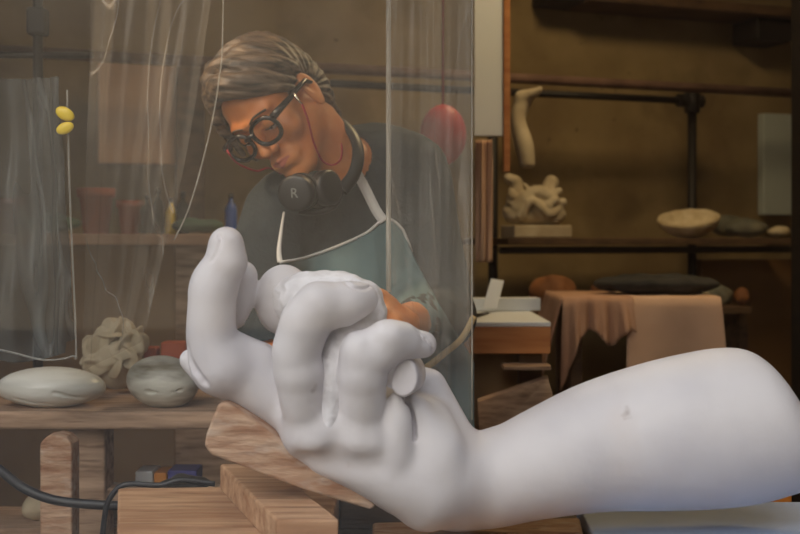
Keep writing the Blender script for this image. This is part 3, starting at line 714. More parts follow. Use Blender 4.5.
bm = bmesh.new(); add_tube(bm, spline([H(-.079,.085,.004),P(228,152,1.72),P(236,162,1.74),P(247,168,1.76),P(258,171,1.78),P(270,168,1.80),P(285,176,1.84)],8), .0016, 8); bm_obj('cord', bm, M['red_cord'], gl, True)['label'] = 'red glasses cord hanging below the lens'

# headphones ---------------------------------------------------------------
hp = empty('headphones', P(318,190,1.74), 'black over-ear headphones hanging around the neck', 'headphones')
bm = bmesh.new(); band = spline([P(318,118,1.90),P(332,118,1.885),P(346,126,1.86),P(356,141,1.835),P(358,158,1.815),P(353,176,1.80),P(342,190,1.785)],8)
add_tube(bm, band, .0115, 14, flat=.55); bm_obj('headband', bm, M['black'], hp, True)
def disc(c, nrm, r, th, m, name, parent, bev=.004, sy=1.0):
    nrm = np.array(nrm,float); nrm /= np.linalg.norm(nrm); bm = bmesh.new()
    add_lathe(bm, (0,0,0), [(r*.86,-th/2),(r*.97,-th/2+bev*.5),(r,-th/2+bev),(r,th/2-bev),(r*.96,th/2-bev*.4),(r*.82,th/2)], 40)
    rot = Vector((0,0,1)).rotation_difference(Vector(nrm)).to_matrix().to_4x4()
    bmesh.ops.transform(bm, matrix=Matrix.Translation(Vector(c)) @ rot, verts=bm.verts); return bm_obj(name, bm, m, parent, True)
c1 = P(297,193,1.735); n1 = (-.28,-1,-.12)
cup1 = disc(c1, n1, .029, .024, M['black'], 'ear_cup', hp)
c2 = P(327,188,1.765); n2 = (.75,-.55,.1)
cup2 = disc(c2, n2, .029, .022, M['black'], 'ear_cup', hp)
for c, nn in ((c1,n1),(c2,n2)):
    nn = np.array(nn)/np.linalg.norm(nn); o = disc(np.array(c)-nn*.019, nn, .031, .018, M['bagdark'], 'ear_cushion', hp, .007)
bm = bmesh.new(); add_tube(bm, spline([P(342,190,1.785),P(334,206,1.775),P(318,212,1.76),P(300,212,1.765)],6), .005, 10); bm_obj('yoke', bm, M['black'], hp, True)
txt = bpy.data.curves.new('side_mark', 'FONT'); txt.body = 'R'; txt.size = .022; txt.extrude = .0004; txt.align_x = 'CENTER'; txt.align_y = 'CENTER'
to = bpy.data.objects.new('side_mark', txt); C.objects.link(to); bpy.context.view_layer.update()
me = bpy.data.meshes.new_from_object(to.evaluated_get(bpy.context.evaluated_depsgraph_get())); bpy.data.objects.remove(to)
nn = Vector(n1).normalized(); pos = Vector(c1)+nn*.0125
me.materials.clear(); me.transform(Matrix.Translation(pos) @ nn.to_track_quat('Z','Y').to_matrix().to_4x4())
link('side_mark', me, mat('grey_print', lin(130,134,132), .5), cup1)['label'] = 'grey letter R'
del swf
# ============================================================ the back of the studio
def BW(px, y0):
    """depth on a plane parallel to the back wall (y = y0 + .35 x) at this pixel column"""
    k = (px-400)/F; return y0/(1-.35*k)
def Q(px, py, y0): return P(px, py, BW(px, y0))
def tube(name, pts, r, m, parent=None, n=14, flat=1): bm = bmesh.new(); add_tube(bm, pts, r, n, flat=flat); return bm_obj(name, bm, m, parent, True)
def wallbox(bm, px0, px1, z0, z1, ya, yb):
    """box between two planes parallel to the back wall"""
    a = [P(px0,HY,BW(px0,ya)), P(px1,HY,BW(px1,ya)), P(px1,HY,BW(px1,ya))+np.array([-.33,.94,0])*(yb-ya), P(px0,HY,BW(px0,ya))+np.array([-.33,.94,0])*(yb-ya)]
    add_hexa(bm, [(p[0],p[1],z0) for p in a], [(p[0],p[1],z1) for p in a])
def Z(py, D): return CZ-(py-HY)/F*D
# rail crossing the whole wall
M['panel_brown'] = mat('brown_hardboard', lin(118,84,46), .8, lin(104,74,40), 3)
zr = Z(93, BW(790,3.51))
tag(tube('rail', [Q(-60,0,3.51)*[1,1,0]+[0,0,zr], Q(840,0,3.51)*[1,1,0]+[0,0,zr]], .0165, M['rail']), 'long rusty pinkish pipe crossing high along the back wall', 'pipe')
# black iron pipe shelving
t = empty('pipe_shelving', (0,3.6,0), 'black iron pipe frame with a dark wooden shelf along the back wall', 'shelf')
yA = 3.62
zt_ = Z(101, BW(692,yA))
v = Q(692,0,yA); tube('upright', [(v[0],v[1],0),(v[0],v[1],zt_)], .0165, M['iron'], t)
v2 = Q(493,0,yA); tube('upright', [(v2[0],v2[1],0),(v2[0],v2[1],zt_+.5)], .0165, M['iron'], t)
tube('crossbar', [(v2[0],v2[1],zt_),(v[0],v[1],zt_)], .0125, M['iron'], t)
tube('crossbar', [Q(330,0,yA)*[1,1,0]+[0,0,zt_], (v2[0]-.02,v2[1],zt_)], .0125, M['iron'], t)
bm = bmesh.new(); add_lathe(bm, (v[0],v[1],zt_-.045), [(.02,0),(.028,.004),(.028,.075),(.02,.08)], 20); add_tube(bm, [(v[0]-.055,v[1]-.02,zt_),(v[0]+.04,v[1]+.015,zt_)], .024, 16); bm_obj('clamp', bm, M['iron'], t)
zs = CZ
bm = bmesh.new(); wallbox(bm, 508, 800, Z(245,3.45), Z(238,3.45), 3.36, 3.74); bm_obj('shelf_board', bm, M['wood_dark'], t, bevel=.003)['label'] = 'dark wooden shelf board'
zsh = Z(238,3.45)
tube('crossbar', [Q(500,0,3.5)*[1,1,0]+[0,0,zsh-.04], Q(800,0,3.5)*[1,1,0]+[0,0,zsh-.04]], .0125, M['iron'], t)
# high shelf at the very top
t = empty('high_shelf', Q(700,5,3.7), 'dark shelf board on wooden brackets at the top right of the wall', 'shelf')
zz = Z(15, BW(760,3.70)); bm = bmesh.new(); wallbox(bm, 590, 830, zz, zz+.035, 3.68, 3.88); bm_obj('shelf_board', bm, M['wood_dark'], t)
for a in (757, 552):
    bm = bmesh.new(); wallbox(bm, a, a+36, zz-.09 if a > 600 else zz-.0, zz-.001 if a > 600 else zz+.075, 3.72, 3.88); bm_obj('bracket', bm, M['iron'], t, bevel=.01)
# frame post and pale door leaf at the right edge
bm = bmesh.new(); wallbox(bm, 804, 830, 0, 2.4, 3.0, 3.06); o = bm_obj('trim_1', bm, M['iron']); o['kind'] = 'structure'
bm = bmesh.new(); wallbox(bm, 764, 812, Z(212,3.8), Z(98,3.8), 3.76, 3.80); tag(bm_obj('grey_board', bm, M['grey_door'], bevel=.004), 'pale grey board standing on the shelf against the wall at the right edge', 'board')
bm = bmesh.new(); wallbox(bm, 702, 800, 0, Z(262,3.6), 3.62, 3.66); tag(bm_obj('brown_panel', bm, M['panel_brown'], bevel=.003), 'dark brown panel leaning under the shelf at the right', 'panel')

# things on the shelf
def sdf_small(name, c, half, step, fn, m, parent=None):
    c = np.array(c); fl = Field(*[np.arange(c[i]-half[i], c[i]+half[i], step) for i in range(3)]); fn(fl, c); return link(name, fl.mesh(name), m, parent, True)
def pebblefield(fl, c, rr, amp, fr, seed=0, k=.01, R=None):
    fl.ell(c, rr, R, k); X,Y,Z_ = fl.grid((slice(None),)*3); fl.F += (amp*noise3(X+seed,Y,Z_,fr)).astype('f')
cb = Q(688,238,3.52); cb[2] = zsh
bowlt = empty('scallop_bowl', cb, 'wide cream shell-shaped bowl tilted on the shelf', 'bowl')
def bowl(fl, c):
    fl.ell(c+np.array([0,0,.078]), (.112,.08,.078), None, .01)
    fl.ell(c+np.array([0,-.01,.100]), (.098,.066,.076), None, .004, 'sub'); fl.plane(c+np.array([-.05,0,.070]), (-.12,-.42,1), .010); fl.plane(c+np.array([0,0,.001]), (0,0,-1), .004)
    X,Y,Z_ = fl.grid((slice(None),)*3); a = np.arctan2(Y-c[1],X-c[0]); fl.F += (.0010*np.sin(a*9)+0*Z_).astype('f')
o = sdf_small('bowl_shell', cb+np.array([0,0,.06]), (.14,.11,.09), .0042, lambda fl, c: bowl(fl, cb), M['shell'], bowlt)
b2 = sdf_small('grey_stone', np.array([Q(747,0,3.50)[0],Q(747,0,3.50)[1],zsh+.037]), (.14,.1,.06), .006, lambda fl,c: pebblefield(fl,c,(.080,.055,.034),.006,45,1), M['grey_stone']); tag(b2, 'rough grey stone on the shelf right of the shell bowl', 'stone')
b3 = sdf_small('flat_shell', np.array([Q(779,0,3.56)[0],Q(779,0,3.56)[1],zsh+.024]), (.09,.08,.045), .005, lambda fl,c: pebblefield(fl,c,(.040,.04,.021),.004,60,2), M['shell']); tag(b3, 'small flat cream shell at the right end of the shelf', 'shell')
b4 = sdf_small('grey_stone', np.array([Q(727,0,3.68)[0],Q(727,0,3.68)[1],zsh+.045]), (.09,.08,.06), .006, lambda fl,c: pebblefield(fl,c,(.062,.045,.042),.006,50,3), M['grey_stone']); tag(b4, 'rounded dark stone on the shelf behind the bowl', 'stone')
# white modelled figure on a slab
cf = Q(536,236,3.42); cf[2] = zsh
t = empty('plaster_figure', cf, 'white plaster model of twisted figures on a slab at the shelf end', 'sculpture')
bm = bmesh.new(); obox(bm, (cf[0],cf[1],zsh+.021), .205, .11, .04, .33); bm_obj('slab', bm, M['plaster'], t, bevel=.004)
def fig(fl, c):
    S = 3.4/F
    g = lambda a,b,d=0: np.array([(a-536)*S+c[0], c[1]+d, Z(b,3.45)])
    fl.cone(g(512,212),g(556,214),.035,.035,.01); fl.chain([(g(514,206,-.02),.022),(g(534,190,-.03),.02),(g(552,198,-.02),.018)],.005)
    fl.chain([(g(536,210,-.03),.018),(g(548,190,.0),.024),(g(553,180,.01),.022)],.004); fl.chain([(g(512,200,.0),.022),(g(516,182,.0),.02),(g(508,176,0),.017)],.004)
    fl.chain([(g(518,216,-.04),.014),(g(530,200,-.045),.014),(g(548,214,-.04),.013),(g(560,205,-.02),.016)],.004);
    rnd = random.Random(8)
    for i in range(26):
        p = g(rnd.uniform(510,560), rnd.uniform(184,216), rnd.uniform(-.035,.02)); w = rnd.uniform(-1,1)
        fl.cone(p, p+np.array([rnd.uniform(-.03,.03),0,rnd.uniform(-.02,.03)]), rnd.uniform(.008,.016), rnd.uniform(.006,.013), .003)
    fl.plane((0,0,zsh+.042),(0,0,-1),.003)
    X,Y,Z_ = fl.grid((slice(None),)*3); fl.F += (.003*noise3(X,Y,Z_,90)).astype('f')
sdf_small('figure', cf+np.array([0,0,.13]), (.14,.1,.13), .0045, lambda fl,c: fig(fl, cf), M['plaster'], t)
# plaster foot and shin hanging on the wall
def leg_(fl, c):
    D = 3.35; g = lambda a,b,d=0: P(a,b,D)+np.array([0,d,0])
    fl.chain([(g(524,100),.026),(g(518,120),.024),(g(524,145),.029),(g(527,163),.024)],.012); fl.chain([(g(522,98),.024),(g(534,94,-.03),.014),(g(538,91,-.04),.009)],.01)
    fl.plane(P(527,168,3.35),(0,0,-1),.006)
t_ = sdf_small('plaster_foot_cast', P(523,130,3.35), (.11,.1,.15), .0045, leg_, M['plaster']); tag(t_, 'small plaster leg and foot hung upside down beside the pipe upright', 'plaster cast')
# white strip painted for a glass reflection, with wooden edge, from the ceiling line
D = 3.0
t = empty('reflection_strip', P(489,134,D), 'tall white strip standing in for a reflection, with a wooden batten, high behind the doorway', 'board')
bm = bmesh.new(); a, b = P(474,136,D), P(503,-60,D); add_box(bm, a[0], b[0], D, D+.02, a[2], 2.799); bm_obj('panel', bm, M['panel_and_reflection_white'], t, bevel=.002)  # white strip standing in for a reflection
bm = bmesh.new(); a = P(503.5,172,D); b = P(510,0,D); add_box(bm, a[0], b[0], D-.005, D+.03, a[2], 2.799); bm_obj('batten', bm, M['wood_red'], t, bevel=.002)
# red ball
bm = bmesh.new(); bmesh.ops.create_uvsphere(bm, u_segments=40, v_segments=24, radius=.068)
cr = P(443,135,2.75); bmesh.ops.transform(bm, matrix=Matrix.Translation(Vector(cr)) @ Matrix.Diagonal((.86,.5,1.12,1)), verts=bm.verts)
t = empty('red_float', cr-np.array([0,0,.076]), 'red rounded float hanging from a cord above the person\'s shoulder', 'float'); bm_obj('float_body', bm, M['red'], t, True)
tube('cord', [cr+np.array([0,0,.074]), (cr[0],cr[1],2.8)], .003, M['red_cord'], t, 8)
# draped beige cloth by the pipe
def drape(name, px0, px1, z1, z0, D, m, amp, n, label=None, cat='cloth', nu=60, nv=30, flare=0, thick=.004, parent=None, group=None):
    bm = bmesh.new(); G = []
    for v in range(nv+1):
        f = v/nv; row = []
        for u in range(nu+1):
            g = u/nu; px = px0+(px1-px0)*g; x = P(px,0,D)[0]; cx_ = P((px0+px1)/2,0,D)[0]; x = cx_+(x-cx_)*(1+flare*f)
            y = D+amp*(math.sin(g*n*2*PI+.8*math.sin(f*3+g*5))*(.4+.6*f)+.3*math.sin(g*n*4.7*PI+f*2))
            row.append(bm.verts.new((x,y,z1+(z0-z1)*f)))
        G.append(row)
    for a, b in zip(G, G[1:]):
        for u in range(nu): bm.faces.new((a[u],a[u+1],b[u+1],b[u]))
    o = bm_obj(name, bm, m, parent, True, solid=thick)
    if label: tag(o, label, cat, group)
    return o
drape('hanging_cloth', 476, 492, Z(140,2.9), Z(262,2.9), 2.9, M['cloth_cream'], .012, 2, 'narrow beige cloth hanging beside the black pipe upright')

# bench with the bright top, right of the person
D1, D2 = 2.35, 2.75
zb_ = Z(322, D1)
t_bench = t = empty('workbench', (P(520,0,2.5)[0],2.55,0), 'warm wooden workbench with a pale top, right behind the person', 'workbench')
x0_, x1_ = P(440,0,D1)[0], P(551,0,D1)[0]
bm = bmesh.new(); add_box(bm, x0_, x1_, D1, D2, zb_-.01, zb_); bm_obj('benchtop', bm, M['paper'], t, bevel=.002)['label'] = 'wooden bench top coloured pale to look brightly lit'  # wooden top given a white colour in place of bright light
bm = bmesh.new(); add_box(bm, x0_, x1_, D1+.001, D1+.03, zb_-.068, zb_-.0102); bm_obj('apron_rail', bm, M['wood_red'], t, bevel=.002)
bm = bmesh.new(); add_box(bm, x0_+.01, x1_-.02, D1+.06, D2-.02, .12, zb_-.0105); bm_obj('cabinet_body', bm, M['card'], t)
for x in (x0_+.03, x1_-.04):
    bm = bmesh.new(); add_box(bm, x-.025, x+.025, D1+.031, D1+.059, 0, zb_-.0105); bm_obj('leg', bm, M['wood_dark'], t)
# papers, sheets and chisel on it
def sheet(name, c, sx, sy, rz, m, label, cat='paper', tilt=0, th=.003):
    bm = bmesh.new(); obox(bm, c, sx, sy, th, rz, tilt); return tag(bm_obj(name, bm, m), label, cat)
pc = P(494,294,2.62)
bm = bmesh.new(); prism(bm, [P(483,308,2.62),P(497,308,2.62),P(504,281,2.66),P(491,279,2.66)], (0,.003,.001)); tag(bm_obj('white_card', bm, M['paper']), 'pale blue-white card propped upright on the bench', 'card')
sheet('flat_board', (P(500,0,2.68)[0], 2.72, zb_+.017), .20, .05, .1, M['panel_and_reflection_white'], 'white board lying at the back of the bench', 'board', th=.030)
bm = bmesh.new(); add_tube(bm, [P(473,0,2.45)*[1,1,0]+[0,0,zb_+.006], P(488,0,2.55)*[1,1,0]+[0,0,zb_+.006]], [.005,.003], 10); tag(bm_obj('chisel', bm, M['iron'], smooth=True), 'thin dark chisel lying on the pale bench top', 'chisel')
# bits stored beneath
bm = bmesh.new(); add_box(bm, P(503,0,2.33)[0], P(550,0,2.33)[0], D1-.04, D1+.029, zb_-.098, zb_-.090); obj_ = bm_obj('plywood_offcut', bm, M['wood_grey'], t_bench)  # loose plywood offcut, joined to the bench as an added part
bm = bmesh.new(); prism(bm, [P(478,402,2.3),P(548,378,2.34),P(560,420,2.3),P(480,450,2.28)], (0,.02,.004)); tag(bm_obj('leaning_board', bm, M['wood_grey']), 'grey-brown board leaning low in front of the bench', 'board')
# cloth-covered modelling stand
D = 2.75; zc = Z(297, D)
t = empty('covered_stand', (P(640,0,D)[0], D+.12, 0), 'tall modelling stand draped with a dusty pink and cream cloth', 'stand')
xa, xb = P(566,0,D)[0], P(716,0,D)[0]
bm = bmesh.new(); add_box(bm, xa+.012, xb-.012, D+.012, D+.30, zc-.03, zc-.006); bm_obj('top', bm, M['wood_dark'], t)
for x in (xa+.03, xb-.03):
    for y in (D+.04, D+.27):
        bm = bmesh.new(); add_box(bm, x-.015, x+.015, y-.015, y+.015, 0, zc-.031); bm_obj('leg', bm, M['wood_dark'], t)
def tablecloth(name, px0, px1, hem, m, seed, fold=1):
    bm = bmesh.new(); nu = 48; G = []
    prof = [(.30,0),(.15,0),(.03,0),(.0,-.004),(-.008,-.02)]+[(-.012-.010*i/10, -.02-.98*i/10) for i in range(1,11)]
    for a,(dy,dz) in enumerate(prof):
        row = []
        for u in range(nu+1):
            g = u/nu; x = P(px0+(px1-px0)*g,0,D)[0]; h = hem(g)
            z = zc + (dz*h if dz < -.001 else dz); w = max(0,-dz)
            y = D+dy-(.016*math.sin(g*(19 if fold else 6)+seed)+.008*fold*math.sin(g*47+seed*3))*w - .012*w
            cxm = P((px0+px1)/2,0,D)[0]; x = x+(x-cxm)*.07*w
            row.append(bm.verts.new((x,y,z)))
        G.append(row)
    for a, b in zip(G, G[1:]):
        for u in range(nu): bm.faces.new((a[u],a[u+1],b[u+1],b[u]))
    return bm_obj(name, bm, m, t, True, solid=.004)
tablecloth('cream_cloth', 626, 720, lambda g: .185+.03*math.sin(g*3), M['cloth_cream'], 1, 0)['label'] = 'cream cloth hanging smooth at the right'
tablecloth('pink_cloth', 562, 632, lambda g: (.10+.13*max(0,1-g*5)+.02*math.sin(g*12)), M['cloth_pink'], 4)['label'] = 'dusty pink cloth bunched at the left'
def sidecloth():
    bm = bmesh.new(); G = []
    for v in range(15):
        f = v/14; row = []
        for u in range(19):
            g = u/18; y = D-.012+.30*g; x = xa-.010-.055*f-.010*math.sin(g*14)*f; row.append(bm.verts.new((x,y,zc+.003-.215*f*(1-.15*g))))
        G.append(row)
    for a, b in zip(G, G[1:]):
        for u in range(18): bm.faces.new((a[u],a[u+1],b[u+1],b[u]))
    return bm_obj('pink_cloth', bm, M['cloth_pink'], t, True, solid=.004)
sidecloth()
# on and behind the stand
g_ = sdf_small('dark_bundle', P(657,290,D+.12)+np.array([0,0,.016]), (.22,.12,.05), .006, lambda fl,c: pebblefield(fl,c,(.168,.085,.026),.008,50,5), M['bagdark']); tag(g_, 'flat bundle of dark fabric lying on the covered stand', 'fabric')
zl = Z(314,3.2)
t = empty('low_shelf', P(640,318,3.2), 'dark lower shelf board behind the covered stand', 'shelf'); bm = bmesh.new(); wallbox(bm, 530, 752, zl-.02, zl, 3.14, 3.45); bm_obj('shelf_board', bm, M['wood_dark'], t)
for a in (534, 740):
    bm = bmesh.new(); wallbox(bm, a, a+8, 0, zl-.0205, 3.2, 3.4); bm_obj('support', bm, M['wood_dark'], t)
for i,(px,py,rr,m_,lab,cat,nm) in enumerate([(553,280,(.075,.06,.055),'wicker','brown knotty wood lump left on the low shelf','wood','wood_lump'),(610,281,(.062,.05,.05),'wicker','brown knotty wood lump beside the pipe shelf leg','wood','wood_lump'),(581,290,(.026,.04,.022),'bagdark','small dark rag between the two brown lumps','rag','rag'),(716,296,(.055,.045,.034),'grey_stone','grey rubble piece right of the covered stand','stone','rubble_piece'),(742,302,(.026,.03,.028),'wicker','small orange-brown piece at the end of the low shelf','wood','wood_lump'),(700,300,(.03,.03,.028),'plaster','small pale plaster scrap beside the grey rubble','plaster','plaster_scrap')]):
    Dp = BW(px,3.26) + (.0 if i != 3 else .05); c = P(px,0,Dp); c[2] = zl+rr[2]*.95
    tag(sdf_small(nm, c, (rr[0]*1.35,rr[1]*1.35,rr[2]*1.45), .005, lambda fl,cc: pebblefield(fl,cc,rr,.006,60+i*7,i), M[m_]), lab, cat)

# ------------------------------------------------------------ left rear: worktop and clutter
D = 3.0; zw = Z(234, D)
t = empty('rear_counter', (P(110,0,D)[0], D+.2, 0), 'pale rear counter running behind the plastic curtain on the left', 'counter')
bm = bmesh.new(); add_box(bm, P(-20,0,D)[0], P(246,0,D)[0], D, D+.35, zw-.03, zw); bm_obj('countertop', bm, M['cloth_cream'], t, bevel=.003)
bm = bmesh.new(); add_box(bm, P(-10,0,D)[0], P(172,0,D)[0], D+.03, D+.33, 0, zw-.0305); bm_obj('cabinet_body', bm, M['card'], t)
bm = bmesh.new(); add_box(bm, P(172.5,0,D)[0], P(242,0,D)[0], D+.04, D+.33, 0, zw-.0305); bm_obj('cabinet_body', bm, M['wood_grey'], t)
def bottle(px, h, r, m, label, D_=3.1, cat='bottle', group=None):
    c = P(px,0,D_); c[2] = zw; e = empty('bottle', c, label, cat, group); c = Vector(c)
    bm = bmesh.new(); add_lathe(bm, c, [(r*.9,0.0005),(r,.004),(r,h*.62),(r*.8,h*.7),(r*.36,h*.78),(r*.34,h*.88)], 20); bm_obj('bottle_body', bm, m, e, True)
    bm = bmesh.new(); add_lathe(bm, c, [(r*.42,h*.881),(r*.42,h),(r*.3,h*1.01)], 16); bm_obj('cap', bm, M['black'], e, True)
bottle(231, .115, .017, M['blueplastic'], 'small blue bottle just left of the person\'s shoulder')
bottle(147, .11, .018, M['bagdark'], 'leftmost of three small dark bottles on the rear counter')
bottle(158, .13, .017, M['bagdark'], 'middle and tallest of three small dark bottles on the rear counter')
bottle(171, .10, .016, M['yellow'], 'small yellow-bodied bottle on the rear counter')
bottle(183, .12, .018, M['bagdark'], 'dark bottle right of the yellow one on the rear counter')
for px, r, h, m_, lab in [(96,.05,.13,'terracotta','larger terracotta pot on the rear counter'),(130,.036,.095,'terracotta','smaller terracotta pot beside the larger one'),(8,.04,.10,'terracotta','terracotta pot at the far left of the rear counter')]:
    c = P(px,0,3.12); c[2] = zw; bm = bmesh.new(); add_lathe(bm, c, [(r*.7,.0005),(r*.9,h*.8),(r*1.05,h*.8),(r*1.08,h),(r*.95,h),(r*.8,h*.3),(r*.1,h*.25)], 24); tag(bm_obj('plant_pot', bm, M[m_], smooth=True), lab, 'pot')
tag(sdf_small('green_cloth', np.array([P(196,0,3.06)[0],3.08,zw+.024]), (.11,.1,.05), .006, lambda fl,c: pebblefield(fl,c,(.075,.05,.021),.005,50,6), M['green']), 'folded green cloth on the rear counter', 'cloth')
tag(sdf_small('green_cloth', np.array([P(46,0,3.06)[0],3.08,zw+.03]), (.13,.1,.05), .006, lambda fl,c: pebblefield(fl,c,(.09,.05,.027),.005,50,8), M['green']), 'crumpled green cloth at the left of the rear counter', 'cloth')
# pale panel and frame on the wall behind
bm = bmesh.new(); wallbox(bm, 98, 176, Z(165,3.5), Z(68,3.5), 3.72, 3.75); tag(bm_obj('wall_panel', bm, M['cloth_cream'], bevel=.003), 'pale beige panel hung on the left of the back wall', 'panel')
bm = bmesh.new(); wallbox(bm, 176.5, 205, Z(230,3.5), Z(68,3.5), 3.70, 3.76); tag(bm_obj('timber_board', bm, M['wood_dark'], bevel=.003), 'brown timber board standing beside the beige wall panel', 'board')

# ------------------------------------------------------------ stone bench on the left with the two ovals
D = 1.75; zt2 = Z(412, D)
t = empty('low_bench', (-.55,1.9,0), 'rough wooden bench on the left carrying two polished ovals', 'bench')
bm = bmesh.new(); add_box(bm, -1.15, -.245, D, D+.27, zt2-.028, zt2); bm_obj('benchtop', bm, M['wood_grey'], t, bevel=.004)
x = P(88,0,1.80)[0]
bm = bmesh.new(); add_box(bm, x-.03, x+.03, 1.79, 1.85, 0, zt2-.0285); bm_obj('leg', bm, M['wood_grey'], t, bevel=.003)
bm = bmesh.new(); add_box(bm, -1.1, -1.04, 1.79, 1.85, 0, zt2-.0285); bm_obj('leg', bm, M['wood_grey'], t, bevel=.003)
zrl = Z(497,1.80)
bm = bmesh.new(); add_box(bm, x+.0305, -.26, 1.80, 1.84, zrl-.018, zrl+.014); bm_obj('rail', bm, M['wood_grey'], t, bevel=.003)
# two polished stones with cut grooves
def oval(name, px, py, Dp, rr, m, label, cuts, seed, tilt=0):
    c = P(px,py,Dp); c[2] = zt2+rr[2]*.93
    R_ = np.array(Matrix.Rotation(tilt,3,'Y'))
    fl = Field(*[np.arange(c[i]-rr[i]*1.25, c[i]+rr[i]*1.25, .0022) for i in range(3)])
    fl.ell(c, rr, R_, .01); X,Y,Z_ = fl.grid((slice(None),)*3); fl.F += (.0015*noise3(X+seed,Y,Z_,45)*(Z_ < c[2]+rr[2]*.2)).astype('f')
    for a, b in cuts:
        h = []
        for p in (a, b):
            d = P(p[0],p[1],1.0)-np.array([0,0,CZ])
            for D_ in np.arange(Dp-rr[1]*1.2, Dp+.05, .001):
                w = np.array([0,0,CZ])+d*D_; i_ = [int(np.searchsorted(ax_, w[e])) for e, ax_ in enumerate((fl.x,fl.y,fl.z))]
                if all(0 < i_[e] < fl.F.shape[e] for e in range(3)) and fl.F[tuple(i_)] < 0: h.append(w); break
        if len(h) == 2: fl.cone(h[0], h[1], .0030, .0024, .002, 'sub')
    return tag(link(name, fl.mesh(name), m, None, True), label, 'stone')
M['oval'] = mat('banded_marble', lin(240,240,236), .3, lin(160,160,150), 3.0, (1.5,1.5,8), .1, 30, detail=6, contrast=(.4,.7))
M['oval2'] = mat('green_grey_marble', lin(226,224,214), .35, lin(132,122,104), 4.0, (2,2,8), .2, 30, detail=7, contrast=(.42,.62))
oval('polished_stone', 51, 392, 1.812, (.089,.05,.0335), M['oval'], 'long polished oval stone at the left end of the bench', [((14,399),(52,405)),((54,393),(84,398))], 0)
oval('polished_stone', 163, 386, 1.812, (.060,.05,.043), M['oval2'], 'rounder polished stone with a rough underside, beside the carved finger', [((146,392),(182,390))], 3, .12)
# crumpled plaster flower behind them
def flower(fl, c):
    rnd = random.Random(3)
    for i in range(44):
        a = rnd.uniform(0,2*PI); e = rnd.uniform(-.3,1.4); r = .047
        p = c+np.array([math.cos(a)*math.cos(e)*r, math.sin(a)*math.cos(e)*r*.7, math.sin(e)*r*1.1])
        R_ = np.array(Matrix.Rotation(rnd.uniform(0,PI),3,'Y') @ Matrix.Rotation(rnd.uniform(0,PI),3,'X')); fl.ell(p, (.023,.019,.0045), R_, .002)
    fl.ell(c-np.array([0,0,.01]), (.038,.030,.048), None, .004); fl.plane((0,0,zt2+.001),(0,0,-1),.002)
cfl = np.array([P(119,0,1.97)[0], 1.955, zt2+.066]); tag(sdf_small('plaster_rose', cfl, (.11,.08,.11), .0026, flower, M['plaster']), 'crumpled cream plaster blossom standing behind the two ovals', 'sculpture')
for px, w_, h_, lab in [(153,.022,.05,'narrow reddish brick piece behind the plaster blossom'),(176,.045,.06,'wider reddish brick piece beside the carved finger')]:
    c = P(px,0,2.0); bm = bmesh.new(); add_box(bm, c[0]-w_/2,c[0]+w_/2,1.975,2.012,zt2+.0003,zt2+h_+.03); tag(bm_obj('brick_piece', bm, M['terracotta'], bevel=.003), lab, 'brick')
# pale trestle post in front, boxes and scraps on a lower board
c = P(60,0,1.62); bm = bmesh.new(); w2 = .0235
pr = [(c[0]-w2, 1.60, 0),(c[0]+w2,1.60,0),(c[0]+w2,1.60,Z(444,1.6)),(c[0]+w2*.6,1.60,Z(437,1.6)),(c[0],1.60,Z(435,1.6)),(c[0]-w2*.6,1.60,Z(437,1.6)),(c[0]-w2,1.60,Z(444,1.6))]
prism(bm, pr, (0,.04,0)); tag(bm_obj('wooden_post', bm, M['wood_worn'], bevel=.003), 'pale scratched wooden post with a rounded top in front of the bench leg', 'post')
zlo = Z(522, 1.9)
t = empty('low_board', (-.6,1.97,0), 'dusty board under the bench holding scraps and boxes', 'board')
bm = bmesh.new(); add_box(bm, -1.0, -.25, 1.86, 2.01, zlo-.02, zlo); bm_obj('board', bm, M['wood_grey'], t)
for x in (-.95,-.30):
    bm = bmesh.new(); add_box(bm, x-.02, x+.02, 1.88, 1.99, 0, zlo-.0205); bm_obj('support', bm, M['wood_dark'], t)
for px, w_, h_, m_, lab in [(146,.03,.090,'paper','white box under the bench beside the orange one'),(162,.022,.088,'orange','small orange box under the bench'),(184,.05,.092,'purple','violet box under the bench, right of the orange one')]:
    c = P(px,0,1.9); bm = bmesh.new(); add_box(bm, c[0]-w_/2,c[0]+w_/2,1.885,1.94,zlo+.0003,zlo+h_); tag(bm_obj('small_box', bm, M[m_], bevel=.002), lab, 'box')
for i,(px,rr,lab) in enumerate([(38,(.026,.03,.022),'small white plaster scrap at the left under the bench'),(106,(.05,.035,.034),'larger white plaster scrap right of the wooden post')]):
    c = P(px,0,1.92); c[2] = zlo+rr[2]*.93; tag(sdf_small('plaster_scrap', c, tuple(v*1.4 for v in rr), .004, lambda fl,cc: pebblefield(fl,cc,rr,.004,80,i), M['plaster']), lab, 'plaster')
# cables
tag(tube('hose', spline([P(-20,458,1.42),P(0,470,1.42),P(22,487,1.42),P(50,499,1.42),P(85,504,1.42),P(125,506,1.425),P(180,508,1.43),P(230,515,1.45)],6), .0062, M['black_cable'], n=12), 'thick black hose sagging across the lower left corner', 'hose')
tag(tube('power_cable', spline([P(100,560,1.41),P(103,530,1.405),P(107,505,1.40),P(117,489,1.40),P(130,484,1.40),P(160,485,1.402),P(182,480,1.405),P(215,484,1.41)],6), .0036, M['black_cable'], n=10), 'thin black cable looping over the back edge of the plank', 'cable')
t_ = sdf_small('black_strap_coil', P(185,483,1.43), (.07,.04,.03), .003, lambda fl,c: pebblefield(fl,c,(.035,.02,.009),.004,120,2), M['black']); tag(t_, 'crumpled black plug lump behind the plank', 'plug')

